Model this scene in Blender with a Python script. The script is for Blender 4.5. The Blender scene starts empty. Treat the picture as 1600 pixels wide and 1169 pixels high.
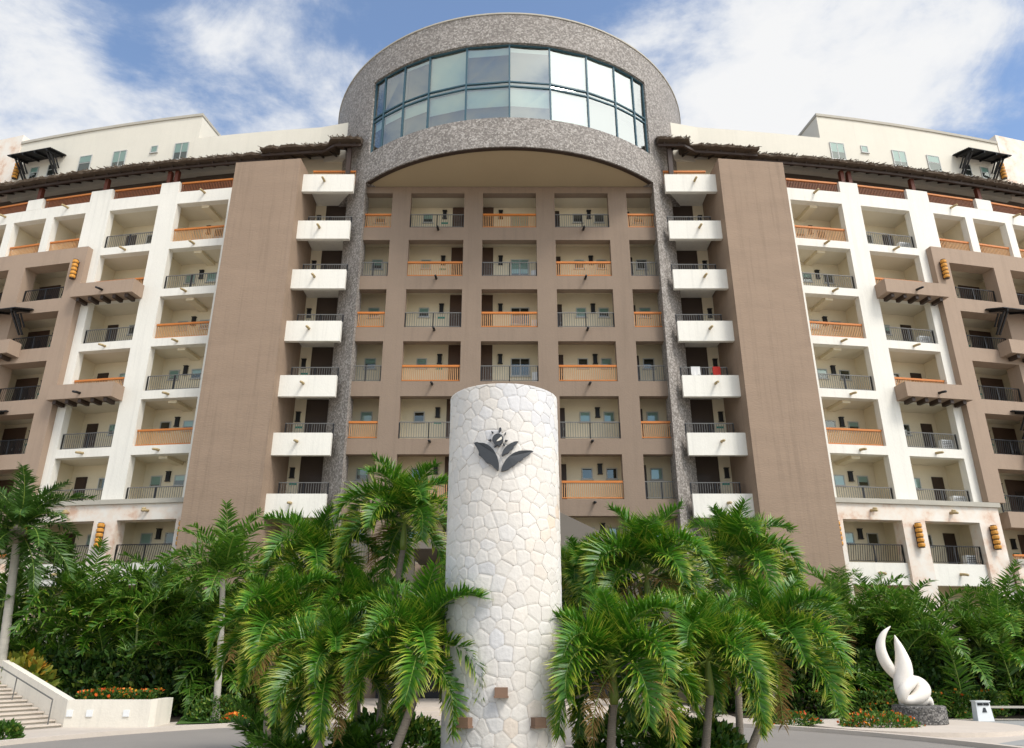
import bpy, math, random
from math import sin, cos, pi, radians, sqrt, atan2
from mathutils import Vector, Matrix, noise as mnoise

random.seed(7)
scene = bpy.context.scene
COL = scene.collection

# ------------------------------------------------------------------ camera
EYE = 2.26
cam_data = bpy.data.cameras.new('camera')
cam_data.sensor_width = 36.0
cam_data.lens = 26.055
cam_data.shift_x = 0.0025
cam_data.clip_end = 3000
cam = bpy.data.objects.new('camera', cam_data)
cam.location = (0, 0, EYE)
cam.rotation_euler = (radians(90 + 20.63), 0, 0)
COL.objects.link(cam)
scene.camera = cam

# ------------------------------------------------------------------ sky, sun, exposure
SUN_DIR = Vector((0.58, -0.62, 1.08)).normalized()      # towards the sun: right, behind the camera
SUN_EL = math.asin(SUN_DIR.z)
SUN_AZ = atan2(SUN_DIR.x, SUN_DIR.y)                    # clockwise from +Y
world = bpy.data.worlds.new('World')
scene.world = world
world.use_nodes = True
nt = world.node_tree
N, L = nt.nodes, nt.links
N.clear()
out = N.new('ShaderNodeOutputWorld')
sky = N.new('ShaderNodeTexSky')
sky.sky_type = 'NISHITA'
sky.sun_disc = False
sky.sun_elevation = SUN_EL
sky.sun_rotation = SUN_AZ
sky.air_density = 1.0
sky.dust_density = 0.25
sky.ozone_density = 1.2
bg_sky = N.new('ShaderNodeBackground')
bg_sky.inputs['Strength'].default_value = 0.15
L.new(sky.outputs[0], bg_sky.inputs['Color'])


def nmath(op, a, b=None, clamp=False, tree=None):
    n = (tree or nt).nodes.new('ShaderNodeMath')
    n.operation = op
    n.use_clamp = clamp
    lk = (tree or nt).links
    for i, v in enumerate((a, b)):
        if v is None:
            continue
        if isinstance(v, (int, float)):
            n.inputs[i].default_value = v
        else:
            lk.new(v, n.inputs[i])
    return n.outputs[0]


tc = N.new('ShaderNodeTexCoord')
sep = N.new('ShaderNodeSeparateXYZ')
L.new(tc.outputs['Generated'], sep.inputs[0])
zz = nmath('ADD', nmath('MAXIMUM', sep.outputs[2], 0.0), 0.22)
cmb = N.new('ShaderNodeCombineXYZ')
L.new(nmath('DIVIDE', sep.outputs[0], zz), cmb.inputs[0])
L.new(nmath('DIVIDE', sep.outputs[1], zz), cmb.inputs[1])
n1 = N.new('ShaderNodeTexNoise')
n1.inputs['Scale'].default_value = 3.6
n1.inputs['Detail'].default_value = 9
n1.inputs['Roughness'].default_value = 0.63
n1.inputs['Distortion'].default_value = 0.6
L.new(cmb.outputs[0], n1.inputs['Vector'])
n2 = N.new('ShaderNodeTexNoise')
n2.inputs['Scale'].default_value = 11
n2.inputs['Detail'].default_value = 7
n2.inputs['Roughness'].default_value = 0.6
L.new(cmb.outputs[0], n2.inputs['Vector'])


def sky_bank(px, py, radius, amount, d=None):
    """a bank of cloud around one direction of the sky"""
    p = radians(20.63)
    u, v = (px - 796) / 1158, (584.5 - py) / 1158
    d = (d or Vector((u, cos(p) - v * sin(p), sin(p) + v * cos(p)))).normalized()
    vm = N.new('ShaderNodeVectorMath')
    vm.operation = 'DOT_PRODUCT'
    L.new(tc.outputs['Generated'], vm.inputs[0])
    vm.inputs[1].default_value = d
    mr = N.new('ShaderNodeMapRange')
    mr.interpolation_type = 'SMOOTHSTEP'
    mr.inputs['From Min'].default_value = cos(radians(radius))
    mr.inputs['From Max'].default_value = 1.0
    mr.inputs['To Max'].default_value = amount
    L.new(vm.outputs['Value'], mr.inputs['Value'])
    return mr.outputs[0]


dens = nmath('ADD', n1.outputs[0], nmath('MULTIPLY', nmath('SUBTRACT', n2.outputs[0], 0.5), 0.55))
for b in ((-30, 190, 11, 0.42), (440, 130, 9, 0.26), (130, 120, 8, 0.08), (1080, 110, 9, 0.26),
          (1330, 90, 11, 0.24), (1230, 170, 9, 0.16), (1600, 60, 10, 0.24), (230, 20, 9, -0.06),
          (720, -30, 13, -0.2), (260, 170, 5, -0.12), (1550, 185, 5, -0.2)):
    b = (b[0], b[1], b[2] * 1.15, b[3] * 0.8)
    dens = nmath('ADD', dens, sky_bank(*b))
glow = sky_bank(0, 0, 48, 1.0, Vector((0.85, -0.5, 0.85)))
dens = nmath('ADD', dens, nmath('MULTIPLY', glow, 0.55))     # bright cloud round the veiled sun
dens = nmath('ADD', dens, sky_bank(0, 0, 55, 0.3, Vector((-0.6, -0.75, 0.8))))
cov = N.new('ShaderNodeMapRange')
cov.interpolation_type = 'SMOOTHSTEP'
cov.inputs['From Min'].default_value = 0.47
cov.inputs['From Max'].default_value = 0.86
cov.inputs['To Min'].default_value = 0.03
cov.inputs['To Max'].default_value = 0.97
L.new(dens, cov.inputs['Value'])
ccol = N.new('ShaderNodeMix')
ccol.data_type = 'RGBA'
ccol.inputs['A'].default_value = (0.72, 0.78, 0.88, 1)
ccol.inputs['B'].default_value = (1.0, 1.0, 1.0, 1)
cc_f = N.new('ShaderNodeMapRange')
cc_f.inputs['From Min'].default_value = 0.5
cc_f.inputs['From Max'].default_value = 0.95
L.new(dens, cc_f.inputs['Value'])
L.new(cc_f.outputs[0], ccol.inputs['Factor'])
bg_cl = N.new('ShaderNodeBackground')
L.new(nmath('MULTIPLY', nmath('ADD', nmath('MULTIPLY', glow, 2.2), 1.0), 0.64), bg_cl.inputs['Strength'])
L.new(ccol.outputs['Result'], bg_cl.inputs['Color'])
mixw = N.new('ShaderNodeMixShader')
L.new(cov.outputs[0], mixw.inputs[0])
L.new(bg_sky.outputs[0], mixw.inputs[1])
L.new(bg_cl.outputs[0], mixw.inputs[2])
L.new(mixw.outputs[0], out.inputs['Surface'])

sun_data = bpy.data.lights.new('sun', 'SUN')
sun_data.energy = 1.65
sun_data.angle = radians(16)
sun_data.color = (1.0, 0.955, 0.88)
sun = bpy.data.objects.new('sun', sun_data)
sun.rotation_euler = SUN_DIR.to_track_quat('Z', 'Y').to_euler()
sun.location = (30, -30, 60)
COL.objects.link(sun)

scene.view_settings.view_transform = 'Standard'
scene.view_settings.look = 'None'
scene.view_settings.gamma = 1.0
scene.view_settings.use_curve_mapping = False
scene.view_settings.exposure = 0.56
scene.render.engine = 'CYCLES'
scene.cycles.max_bounces = 7
scene.cycles.transparent_max_bounces = 12


# ------------------------------------------------------------------ materials
def new_mat(name):
    m = bpy.data.materials.new(name)
    m.use_nodes = True
    return m, m.node_tree, m.node_tree.nodes['Principled BSDF']


def plain(name, col, rough=0.7, var=0.12, scale=1.5, bump=0.0, bscale=30, stretch=(1, 1, 1), metallic=0.0, spec=0.4, fine=0.05, streak=0.0):
    m, t, b = new_mat(name)
    g = t.nodes.new('ShaderNodeNewGeometry')
    mp = t.nodes.new('ShaderNodeMapping')
    mp.inputs['Scale'].default_value = stretch
    t.links.new(g.outputs['Position'], mp.inputs['Vector'])
    n = t.nodes.new('ShaderNodeTexNoise')
    n.inputs['Scale'].default_value = scale
    n.inputs['Detail'].default_value = 8
    n.inputs['Roughness'].default_value = 0.62
    t.links.new(mp.outputs[0], n.inputs['Vector'])
    nf = t.nodes.new('ShaderNodeTexNoise')
    nf.inputs['Scale'].default_value = bscale
    nf.inputs['Detail'].default_value = 4
    t.links.new(mp.outputs[0], nf.inputs['Vector'])
    v = nmath('ADD', nmath('MULTIPLY', nmath('SUBTRACT', n.outputs[0], 0.5, tree=t), 2 * var, tree=t),
              nmath('MULTIPLY', nmath('SUBTRACT', nf.outputs[0], 0.5, tree=t), 2 * fine, tree=t), tree=t)
    v = nmath('ADD', v, 1.0, tree=t)
    if streak:
        ms_ = t.nodes.new('ShaderNodeMapping')
        ms_.inputs['Scale'].default_value = (2.2, 2.2, 0.09)
        t.links.new(g.outputs['Position'], ms_.inputs['Vector'])
        ns = t.nodes.new('ShaderNodeTexNoise')
        ns.inputs['Scale'].default_value = 1.6
        ns.inputs['Detail'].default_value = 6
        ns.inputs['Roughness'].default_value = 0.7
        t.links.new(ms_.outputs[0], ns.inputs['Vector'])
        sr = t.nodes.new('ShaderNodeMapRange')
        sr.inputs['From Min'].default_value = 0.5
        sr.inputs['From Max'].default_value = 0.75
        sr.inputs['To Max'].default_value = streak
        t.links.new(ns.outputs[0], sr.inputs['Value'])
        v = nmath('SUBTRACT', v, sr.outputs[0], tree=t)
    mx = t.nodes.new('ShaderNodeVectorMath')
    mx.operation = 'SCALE'
    mx.inputs[0].default_value = col
    t.links.new(v, mx.inputs['Scale'])
    t.links.new(mx.outputs[0], b.inputs['Base Color'])
    b.inputs['Roughness'].default_value = rough
    b.inputs['Metallic'].default_value = metallic
    b.inputs['Specular IOR Level'].default_value = spec
    if bump:
        bp = t.nodes.new('ShaderNodeBump')
        bp.inputs['Strength'].default_value = bump
        bp.inputs['Distance'].default_value = 0.03
        t.links.new(nf.outputs[0], bp.inputs['Height'])
        t.links.new(bp.outputs[0], b.inputs['Normal'])
    return m


def pebble(name, c_dark, c_mid, c_light, scale=7.0):
    m, t, b = new_mat(name)
    g = t.nodes.new('ShaderNodeNewGeometry')
    vo = t.nodes.new('ShaderNodeTexVoronoi')
    vo.inputs['Scale'].default_value = scale
    vo.inputs['Randomness'].default_value = 1.0
    t.links.new(g.outputs['Position'], vo.inputs['Vector'])
    ve = t.nodes.new('ShaderNodeTexVoronoi')
    ve.feature = 'DISTANCE_TO_EDGE'
    ve.inputs['Scale'].default_value = scale
    t.links.new(g.outputs['Position'], ve.inputs['Vector'])
    s = t.nodes.new('ShaderNodeSeparateColor')
    t.links.new(vo.outputs['Color'], s.inputs[0])
    r = t.nodes.new('ShaderNodeValToRGB')
    r.color_ramp.elements[0].position = 0.1
    r.color_ramp.elements[0].color = (*c_dark, 1)
    r.color_ramp.elements[1].position = 1.0
    r.color_ramp.elements[1].color = (*c_light, 1)
    e = r.color_ramp.elements.new(0.55)
    e.color = (*c_mid, 1)
    t.links.new(s.outputs[0], r.inputs[0])
    nz = t.nodes.new('ShaderNodeTexNoise')
    nz.inputs['Scale'].default_value = 0.6
    nz.inputs['Detail'].default_value = 6
    t.links.new(g.outputs['Position'], nz.inputs['Vector'])
    edge = t.nodes.new('ShaderNodeMapRange')
    edge.inputs['From Max'].default_value = 0.09
    edge.inputs['To Min'].default_value = 0.6
    t.links.new(ve.outputs['Distance'], edge.inputs['Value'])
    k = nmath('MULTIPLY', edge.outputs[0], nmath('ADD', 0.82, nmath('MULTIPLY', nz.outputs[0], 0.4, tree=t), tree=t), tree=t)
    mx = t.nodes.new('ShaderNodeVectorMath')
    mx.operation = 'SCALE'
    t.links.new(r.outputs[0], mx.inputs[0])
    t.links.new(k, mx.inputs['Scale'])
    t.links.new(mx.outputs[0], b.inputs['Base Color'])
    b.inputs['Roughness'].default_value = 0.75
    bp = t.nodes.new('ShaderNodeBump')
    bp.inputs['Strength'].default_value = 0.8
    bp.inputs['Distance'].default_value = 0.03
    t.links.new(edge.outputs[0], bp.inputs['Height'])
    t.links.new(bp.outputs[0], b.inputs['Normal'])
    return m


def attr_mat(name, ramp, rough=0.5, translucent=0.0, spec=0.4, val=0.25):
    """colour from the 'tint' attribute: red picks along the ramp, green is a random lightness"""
    m, t, b = new_mat(name)
    a = t.nodes.new('ShaderNodeAttribute')
    a.attribute_name = 'tint'
    s = t.nodes.new('ShaderNodeSeparateColor')
    t.links.new(a.outputs['Color'], s.inputs[0])
    r = t.nodes.new('ShaderNodeValToRGB')
    els = r.color_ramp.elements
    while len(els) < len(ramp):
        els.new(0.5)
    for e, (p_, c_) in zip(els, ramp):
        e.position = p_
        e.color = (*c_, 1)
    t.links.new(s.outputs[0], r.inputs[0])
    oi = t.nodes.new('ShaderNodeObjectInfo')
    rnd = nmath('ADD', nmath('MULTIPLY', s.outputs[1], 0.6, tree=t), nmath('MULTIPLY', oi.outputs['Random'], 0.4, tree=t), tree=t)
    k = nmath('ADD', 1 - val, nmath('MULTIPLY', rnd, 2 * val, tree=t), tree=t)
    mx = t.nodes.new('ShaderNodeVectorMath')
    mx.operation = 'SCALE'
    t.links.new(r.outputs[0], mx.inputs[0])
    t.links.new(k, mx.inputs['Scale'])
    t.links.new(mx.outputs[0], b.inputs['Base Color'])
    b.inputs['Roughness'].default_value = rough
    b.inputs['Specular IOR Level'].default_value = spec
    if translucent:
        tr = t.nodes.new('ShaderNodeBsdfTranslucent')
        t.links.new(mx.outputs[0], tr.inputs['Color'])
        ms = t.nodes.new('ShaderNodeMixShader')
        ms.inputs[0].default_value = translucent
        t.links.new(b.outputs[0], ms.inputs[1])
        t.links.new(tr.outputs[0], ms.inputs[2])
        t.links.new(ms.outputs[0], t.nodes['Material Output'].inputs['Surface'])
    return m


def glass_mat(name, tint, refl_tint, base):
    m = bpy.data.materials.new(name)
    m.use_nodes = True
    t = m.node_tree
    t.nodes.remove(t.nodes['Principled BSDF'])
    g = t.nodes.new('ShaderNodeBsdfGlossy')
    g.inputs['Color'].default_value = (*refl_tint, 1)
    g.inputs['Roughness'].default_value = 0.015
    tr = t.nodes.new('ShaderNodeBsdfTransparent')
    tr.inputs['Color'].default_value = (*tint, 1)
    fr = t.nodes.new('ShaderNodeLayerWeight')
    fr.inputs['Blend'].default_value = 0.25
    f = nmath('ADD', base, nmath('MULTIPLY', fr.outputs['Fresnel'], 0.6, tree=t), clamp=True, tree=t)
    ms = t.nodes.new('ShaderNodeMixShader')
    t.links.new(f, ms.inputs[0])
    t.links.new(tr.outputs[0], ms.inputs[1])
    t.links.new(g.outputs[0], ms.inputs[2])
    t.links.new(ms.outputs[0], t.nodes['Material Output'].inputs['Surface'])
    return m


M = dict(
    white=plain('white_render', (0.75, 0.72, 0.65), 0.85, 0.07, 0.8, 0.25, 14, stretch=(1, 1, 0.6), streak=0.12),
    offwhite=plain('warm_white_render', (0.66, 0.62, 0.53), 0.85, 0.07, 0.5, 0.2, 14, streak=0.05),
    brown=plain('brown_render', (0.285, 0.204, 0.145), 0.88, 0.17, 0.6, 0.4, 10, stretch=(0.5, 0.5, 2.2), streak=0.2),
    brown_grid=plain('grey_brown_render', (0.24, 0.178, 0.132), 0.88, 0.09, 0.9, 0.25, 12, streak=0.12),
    brown_far=plain('pale_brown_render', (0.34, 0.25, 0.185), 0.88, 0.09, 0.9, 0.25, 12, streak=0.12),
    cream=plain('cream_render', (0.7, 0.62, 0.46), 0.8, 0.05, 0.9, 0.1, 14),
    ceil=plain('ceiling_render', (0.68, 0.62, 0.5), 0.85, 0.05, 0.9),
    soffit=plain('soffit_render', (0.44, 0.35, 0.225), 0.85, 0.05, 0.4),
    dark=plain('dark_brown_wood', (0.045, 0.028, 0.02), 0.5, 0.2, 3, 0, 20, spec=0.35),
    louvre=plain('brown_screen', (0.085, 0.05, 0.034), 0.6, 0.15, 3, stretch=(1, 1, 8)),
    black=plain('black_metal', (0.018, 0.018, 0.02), 0.45, 0.1, 4, metallic=0.3),
    steel=plain('grey_metal', (0.16, 0.155, 0.145), 0.5, 0.1, 4, metallic=0.3),
    orange=plain('varnished_wood', (0.52, 0.17, 0.03), 0.38, 0.25, 2.5, 0, 25, stretch=(1, 1, 4)),
    orange_b=plain('varnished_batten', (0.56, 0.3, 0.13), 0.45, 0.25, 2.5, 0, 25),
    redwood=plain('red_brown_post', (0.1, 0.025, 0.012), 0.6, 0.2, 3),
    tan=plain('tan_clay', (0.42, 0.32, 0.17), 0.8, 0.12, 5),
    stone_cap=plain('pale_grey_cap', (0.42, 0.39, 0.33), 0.85, 0.15, 2, 0.2, 12),
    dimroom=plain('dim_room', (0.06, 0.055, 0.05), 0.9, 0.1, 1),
    blind=plain('teal_white_blind', (0.6, 0.74, 0.7), 0.8, 0.04, 1),
    blind_grey=plain('grey_blind', (0.15, 0.155, 0.135), 0.8, 0.06, 1),
    teal=plain('teal_frame', (0.035, 0.09, 0.12), 0.6, 0.08, 2, spec=0.5),
    winframe=plain('pale_frame', (0.45, 0.45, 0.43), 0.5, 0.06, 3),
    plate=plain('green_plate', (0.03, 0.26, 0.19), 0.4, 0.05, 5),
    whitebox=plain('white_plastic', (0.75, 0.76, 0.76), 0.45, 0.05, 4),
    conc=plain('pale_concrete', (0.5, 0.44, 0.38), 0.85, 0.12, 0.9, 0.2, 25),
    kerb=plain('kerb_stone', (0.55, 0.48, 0.41), 0.85, 0.12, 1.2, 0.2, 25),
    asphalt=plain('asphalt', (0.25, 0.228, 0.205), 0.9, 0.14, 0.5, 0.35, 60),
    drive=plain('grey_paving', (0.3, 0.3, 0.29), 0.85, 0.14, 0.8, 0.25, 40),
    soil=plain('soil', (0.05, 0.037, 0.024), 0.95, 0.3, 2, 0.4, 12),
    lawn=plain('lawn', (0.06, 0.13, 0.02), 0.9, 0.3, 2.5, 0.5, 30),
    garden=plain('garden_white', (0.72, 0.67, 0.58), 0.85, 0.1, 1.0, 0.2, 14, streak=0.12),
    bark=plain('palm_bark', (0.23, 0.19, 0.15), 0.9, 0.25, 3, 0.6, 12, stretch=(1, 1, 6)),
    bark_pale=plain('pale_palm_bark', (0.42, 0.39, 0.33), 0.9, 0.2, 3, 0.5, 12, stretch=(1, 1, 5)),
    shaft=plain('crown_shaft', (0.2, 0.26, 0.05), 0.45, 0.2, 4),
    rachis=plain('frond_rib', (0.22, 0.3, 0.05), 0.5, 0.15, 4),
    carving=plain('white_carved_stone', (0.78, 0.72, 0.65), 0.6, 0.06, 2.0, 0.1, 18),
    emblem=plain('grey_metal_plate', (0.05, 0.054, 0.06), 0.65, 0.15, 5, spec=0.25),
    uplight=plain('brown_lamp_box', (0.21, 0.125, 0.08), 0.6, 0.15, 4),
    canvas=plain('grey_canopy', (0.1, 0.086, 0.07), 0.85, 0.1, 0.8),
    granite=pebble('drum_pebble', (0.18, 0.158, 0.14), (0.28, 0.25, 0.225), (0.44, 0.405, 0.37), 12),
    basalt=pebble('dark_pebble', (0.05, 0.047, 0.045), (0.14, 0.13, 0.12), (0.3, 0.28, 0.26), 22),
    glass=glass_mat('window_glass', (0.6, 0.68, 0.66), (0.9, 0.95, 0.86), 0.13),
    glass_drum=glass_mat('coated_glass', (0.74, 0.8, 0.75), (0.93, 0.97, 0.93), 0.3),
)
M['terrace'] = plain('terrace_shade_brown', (0.13, 0.1, 0.075), 0.85, 0.1, 0.9)  # shade under the thatched eaves is put into this dark wall colour
M['batten_shaded'] = plain('shaded_red_brown_batten', (0.24, 0.085, 0.035), 0.5, 0.2, 2.5, 0, 25)  # red-brown battens, colour darkened for the shade under the eaves
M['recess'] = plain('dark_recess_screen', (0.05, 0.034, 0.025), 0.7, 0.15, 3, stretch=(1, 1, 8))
M['stem'] = plain('areca_stem', (0.1, 0.13, 0.035), 0.6, 0.25, 4)
M['thatch'] = plain('thatch', (0.09, 0.064, 0.044), 0.95, 0.35, 3.5, 0.8, 18, stretch=(1.5, 1.5, 0.6), fine=0.3)
M['straw'] = plain('straw', (0.14, 0.1, 0.066), 0.95, 0.4, 4.5, 0, 30, fine=0.3)
M['lantern'] = plain('amber_lantern', (0.6, 0.27, 0.04), 0.5, 0.3, 5)


def coral_mat():
    m, t, b = new_mat('coral_stone')
    g = t.nodes.new('ShaderNodeNewGeometry')
    n = t.nodes.new('ShaderNodeTexNoise')
    n.inputs['Scale'].default_value = 1.1
    n.inputs['Detail'].default_value = 9
    n.inputs['Roughness'].default_value = 0.65
    t.links.new(g.outputs['Position'], n.inputs['Vector'])
    r = t.nodes.new('ShaderNodeValToRGB')
    r.color_ramp.elements[0].position = 0.33
    r.color_ramp.elements[0].color = (0.6, 0.4, 0.29, 1)
    r.color_ramp.elements[1].position = 0.62
    r.color_ramp.elements[1].color = (0.74, 0.69, 0.62, 1)
    e = r.color_ramp.elements.new(0.46)
    e.color = (0.72, 0.61, 0.51, 1)
    t.links.new(n.outputs[0], r.inputs[0])
    t.links.new(r.outputs[0], b.inputs['Base Color'])
    b.inputs['Roughness'].default_value = 0.8
    bp = t.nodes.new('ShaderNodeBump')
    bp.inputs['Strength'].default_value = 0.3
    bp.inputs['Distance'].default_value = 0.03
    t.links.new(n.outputs[0], bp.inputs['Height'])
    t.links.new(bp.outputs[0], b.inputs['Normal'])
    return m


M['coral'] = coral_mat()
M['pillar_stone'] = attr_mat('pillar_stone', [(0.0, (0.6, 0.585, 0.58)), (0.35, (0.66, 0.62, 0.57)), (0.8, (0.66, 0.605, 0.54)), (1.0, (0.66, 0.54, 0.43))], 0.75, 0, 0.3, 0.08)
tps = M['pillar_stone'].node_tree
_g = tps.nodes.new('ShaderNodeNewGeometry')
_n = tps.nodes.new('ShaderNodeTexNoise')
_n.inputs['Scale'].default_value = 16
_n.inputs['Detail'].default_value = 8
tps.links.new(_g.outputs['Position'], _n.inputs['Vector'])
_b = tps.nodes.new('ShaderNodeBump')
_b.inputs['Strength'].default_value = 0.45
_b.inputs['Distance'].default_value = 0.02
tps.links.new(_n.outputs[0], _b.inputs['Height'])
tps.links.new(_b.outputs[0], tps.nodes['Principled BSDF'].inputs['Normal'])
M['mortar'] = plain('pillar_mortar', (0.56, 0.51, 0.45), 0.9, 0.12, 3, 0.2, 20)
GREEN = [(0.0, (0.035, 0.14, 0.009)), (0.35, (0.075, 0.21, 0.012)), (0.65, (0.28, 0.36, 0.03)), (1.0, (0.58, 0.5, 0.09))]
M['leaf_palm'] = attr_mat('palm_leaflet', GREEN, 0.38, 0.32, 0.5, 0.35)
M['leaf_dark'] = attr_mat('areca_leaflet', [(0.0, (0.04, 0.12, 0.012)), (0.3, (0.08, 0.19, 0.016)), (0.6, (0.2, 0.27, 0.026)), (1.0, (0.36, 0.3, 0.05))], 0.42, 0.34, 0.45, 0.5)
M['leaf_coco'] = attr_mat('coconut_leaflet', [(0.0, (0.035, 0.1, 0.014)), (0.6, (0.08, 0.16, 0.02)), (1.0, (0.2, 0.2, 0.05))], 0.4, 0.3, 0.45, 0.35)
M['leaf_bush'] = attr_mat('bush_leaf', [(0.0, (0.035, 0.1, 0.012)), (0.6, (0.08, 0.18, 0.02)), (1.0, (0.25, 0.28, 0.04))], 0.45, 0.25, 0.4, 0.4)
M['leaf_shaded'] = attr_mat('shaded_leaf', [(0.0, (0.015, 0.042, 0.008)), (0.6, (0.045, 0.105, 0.014)), (1.0, (0.12, 0.15, 0.02))], 0.5, 0.2, 0.35, 0.45)  # leaf colour darkened to carry the shade in the gaps between palms
M['leaf_yellow'] = attr_mat('croton_leaf', [(0.0, (0.1, 0.16, 0.02)), (0.5, (0.35, 0.33, 0.04)), (1.0, (0.5, 0.22, 0.03))], 0.45, 0.25, 0.4, 0.3)
M['petal'] = attr_mat('orange_petal', [(0.0, (0.75, 0.1, 0.02)), (0.6, (0.8, 0.2, 0.02)), (1.0, (0.75, 0.42, 0.04))], 0.6, 0.2, 0.3, 0.2)


# ------------------------------------------------------------------ mesh helpers
class MB:
    def __init__(self):
        self.v, self.f, self.mi, self.tint = [], [], [], []

    def vert(self, p, t=None):
        self.v.append(tuple(p))
        self.tint.append(t or (0, 0))
        return len(self.v) - 1

    def face(self, idx, mi=0):
        self.f.append(tuple(idx))
        self.mi.append(mi)

    def quad(self, a, b, c, d, mi=0):
        self.face([self.vert(p) for p in (a, b, c, d)], mi)

    def hexa(self, c, mi=0):
        """8 corners: bottom ring 0-3 counter-clockwise, top ring 4-7"""
        i = [self.vert(p) for p in c]
        for q in ((3, 2, 1, 0), (4, 5, 6, 7), (0, 1, 5, 4), (1, 2, 6, 5), (2, 3, 7, 6), (3, 0, 4, 7)):
            self.face([i[k] for k in q], mi)

    def box(self, x0, x1, y0, y1, z0, z1, mi=0):
        self.hexa([(x0, y0, z0), (x1, y0, z0), (x1, y1, z0), (x0, y1, z0), (x0, y0, z1), (x1, y0, z1), (x1, y1, z1), (x0, y1, z1)], mi)

    def bar(self, a, b, w, h=None, mi=0):
        a, b = Vector(a), Vector(b)
        h = h or w
        d = (b - a).normalized()
        up = Vector((0, 0, 1)) if abs(d.z) < 0.95 else Vector((0, 1, 0))
        s = d.cross(up).normalized() * w / 2
        u = s.cross(d).normalized() * h / 2
        self.hexa([a - s - u, a + s - u, b + s - u, b - s - u, a - s + u, a + s + u, b + s + u, b - s + u], mi)

    def tube(self, pts, radii, seg=8, cap=True, tint=None, mi=0):
        pts = [Vector(p) for p in pts]
        rings = []
        prev = None
        for i, p in enumerate(pts):
            t = (pts[min(i + 1, len(pts) - 1)] - pts[max(i - 1, 0)]).normalized()
            if prev is None:
                a = Vector((1, 0, 0)) if abs(t.x) < 0.8 else Vector((0, 1, 0))
                prev = (a - t * a.dot(t)).normalized()
            else:
                prev = (prev - t * prev.dot(t)).normalized()
            bi = t.cross(prev)
            r = radii[i] if hasattr(radii, '__len__') else radii
            rings.append([self.vert(p + prev * r * cos(2 * pi * k / seg) + bi * r * sin(2 * pi * k / seg), tint) for k in range(seg)])
        for a, b in zip(rings, rings[1:]):
            for k in range(seg):
                self.face((a[k], a[(k + 1) % seg], b[(k + 1) % seg], b[k]), mi)
        if cap:
            self.face(rings[0][::-1], mi)
            self.face(rings[-1], mi)

    def lathe(self, prof, seg=24, cx=0, cy=0, mi=0):
        rings = [[self.vert((cx + r * cos(2 * pi * k / seg), cy + r * sin(2 * pi * k / seg), z)) for k in range(seg)] for r, z in prof]
        for a, b in zip(rings, rings[1:]):
            for k in range(seg):
                self.face((a[k], a[(k + 1) % seg], b[(k + 1) % seg], b[k]), mi)
        self.face(rings[0][::-1], mi)
        self.face(rings[-1], mi)

    def mesh(self, name, mats, smooth=False, tint=False):
        me = bpy.data.meshes.new(name)
        me.from_pydata(self.v, [], self.f)
        for m in (mats if isinstance(mats, (list, tuple)) else [mats]):
            me.materials.append(m)
        if any(self.mi):
            me.polygons.foreach_set('material_index', self.mi)
        if tint:
            ca = me.color_attributes.new('tint', 'FLOAT_COLOR', 'POINT')
            ca.data.foreach_set('color', [c for a, b in self.tint for c in (a, b, 0, 1)])
        if smooth:
            me.polygons.foreach_set('use_smooth', [True] * len(me.polygons))
        me.update()
        return me


def link(name, me, parent=None, loc=(0, 0, 0), rot=(0, 0, 0), scale=None):
    o = bpy.data.objects.new(name, me)
    COL.objects.link(o)
    o.location = loc
    o.rotation_euler = rot
    if scale is not None:
        o.scale = scale if hasattr(scale, '__len__') else (scale,) * 3
    if parent is not None:
        o.parent = parent
    return o


def thing(name, label, cat, loc=(0, 0, 0), rotz=0, group=None, me=None):
    o = link(name, me, None, loc, (0, 0, rotz))
    o['label'] = label
    o['category'] = cat
    if group:
        o['group'] = group
    return o


def structure(name, mb, mat, kind='structure', smooth=False):
    o = link(name, mb.mesh(name, mat, smooth))
    o['kind'] = kind
    return o


def part(name, mb, mat, parent, smooth=False, tint=False):
    """a part whose mesh was written in world coordinates"""
    return link(name, mb.mesh(name, mat, smooth, tint), parent, -Vector(parent.location))


# ------------------------------------------------------------------ ground
mb = MB()
mb.quad((-400, -300, 0), (400, -300, 0), (400, 900, 0), (-400, 900, 0))
structure('ground', mb, M['conc'])
RC = (-0.7, 15.5)


def disc(mb, cx, cy, r, z, seg=96, ry=None):
    c = [mb.vert((cx + r * cos(2 * pi * k / seg), cy + (ry or r) * sin(2 * pi * k / seg), z)) for k in range(seg)]
    mb.face(c)


def ring_kerb(mb, cx, cy, r0, r1, z0, z1, a0=0, a1=2 * pi, seg=96):
    def P(r, a, z):
        return (cx + r * cos(a), cy + r * sin(a), z)
    for k in range(seg):
        a, b = a0 + (a1 - a0) * k / seg, a0 + (a1 - a0) * (k + 1) / seg
        mb.quad(P(r0, a, z1), P(r1, a, z1), P(r1, b, z1), P(r0, b, z1))
        mb.quad(P(r0, b, z0), P(r0, a, z0), P(r0, a, z1), P(r0, b, z1))
        mb.quad(P(r1, a, z0), P(r1, b, z0), P(r1, b, z1), P(r1, a, z1))


mb = MB()
disc(mb, *RC, 13.8, 0.004)
structure('road', mb, M['asphalt'])
mb = MB()
ring_kerb(mb, *RC, 13.8, 14.05, 0.0, 0.12, 0.02, pi - 0.02)
structure('kerb', mb, M['kerb'])
mb = MB()
ring_kerb(mb, *RC, 4.95, 5.2, 0.004, 0.14)
structure('island_kerb', mb, M['kerb'])
mb = MB()
disc(mb, *RC, 4.96, 0.1)
structure('island_soil', mb, M['soil'])
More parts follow.
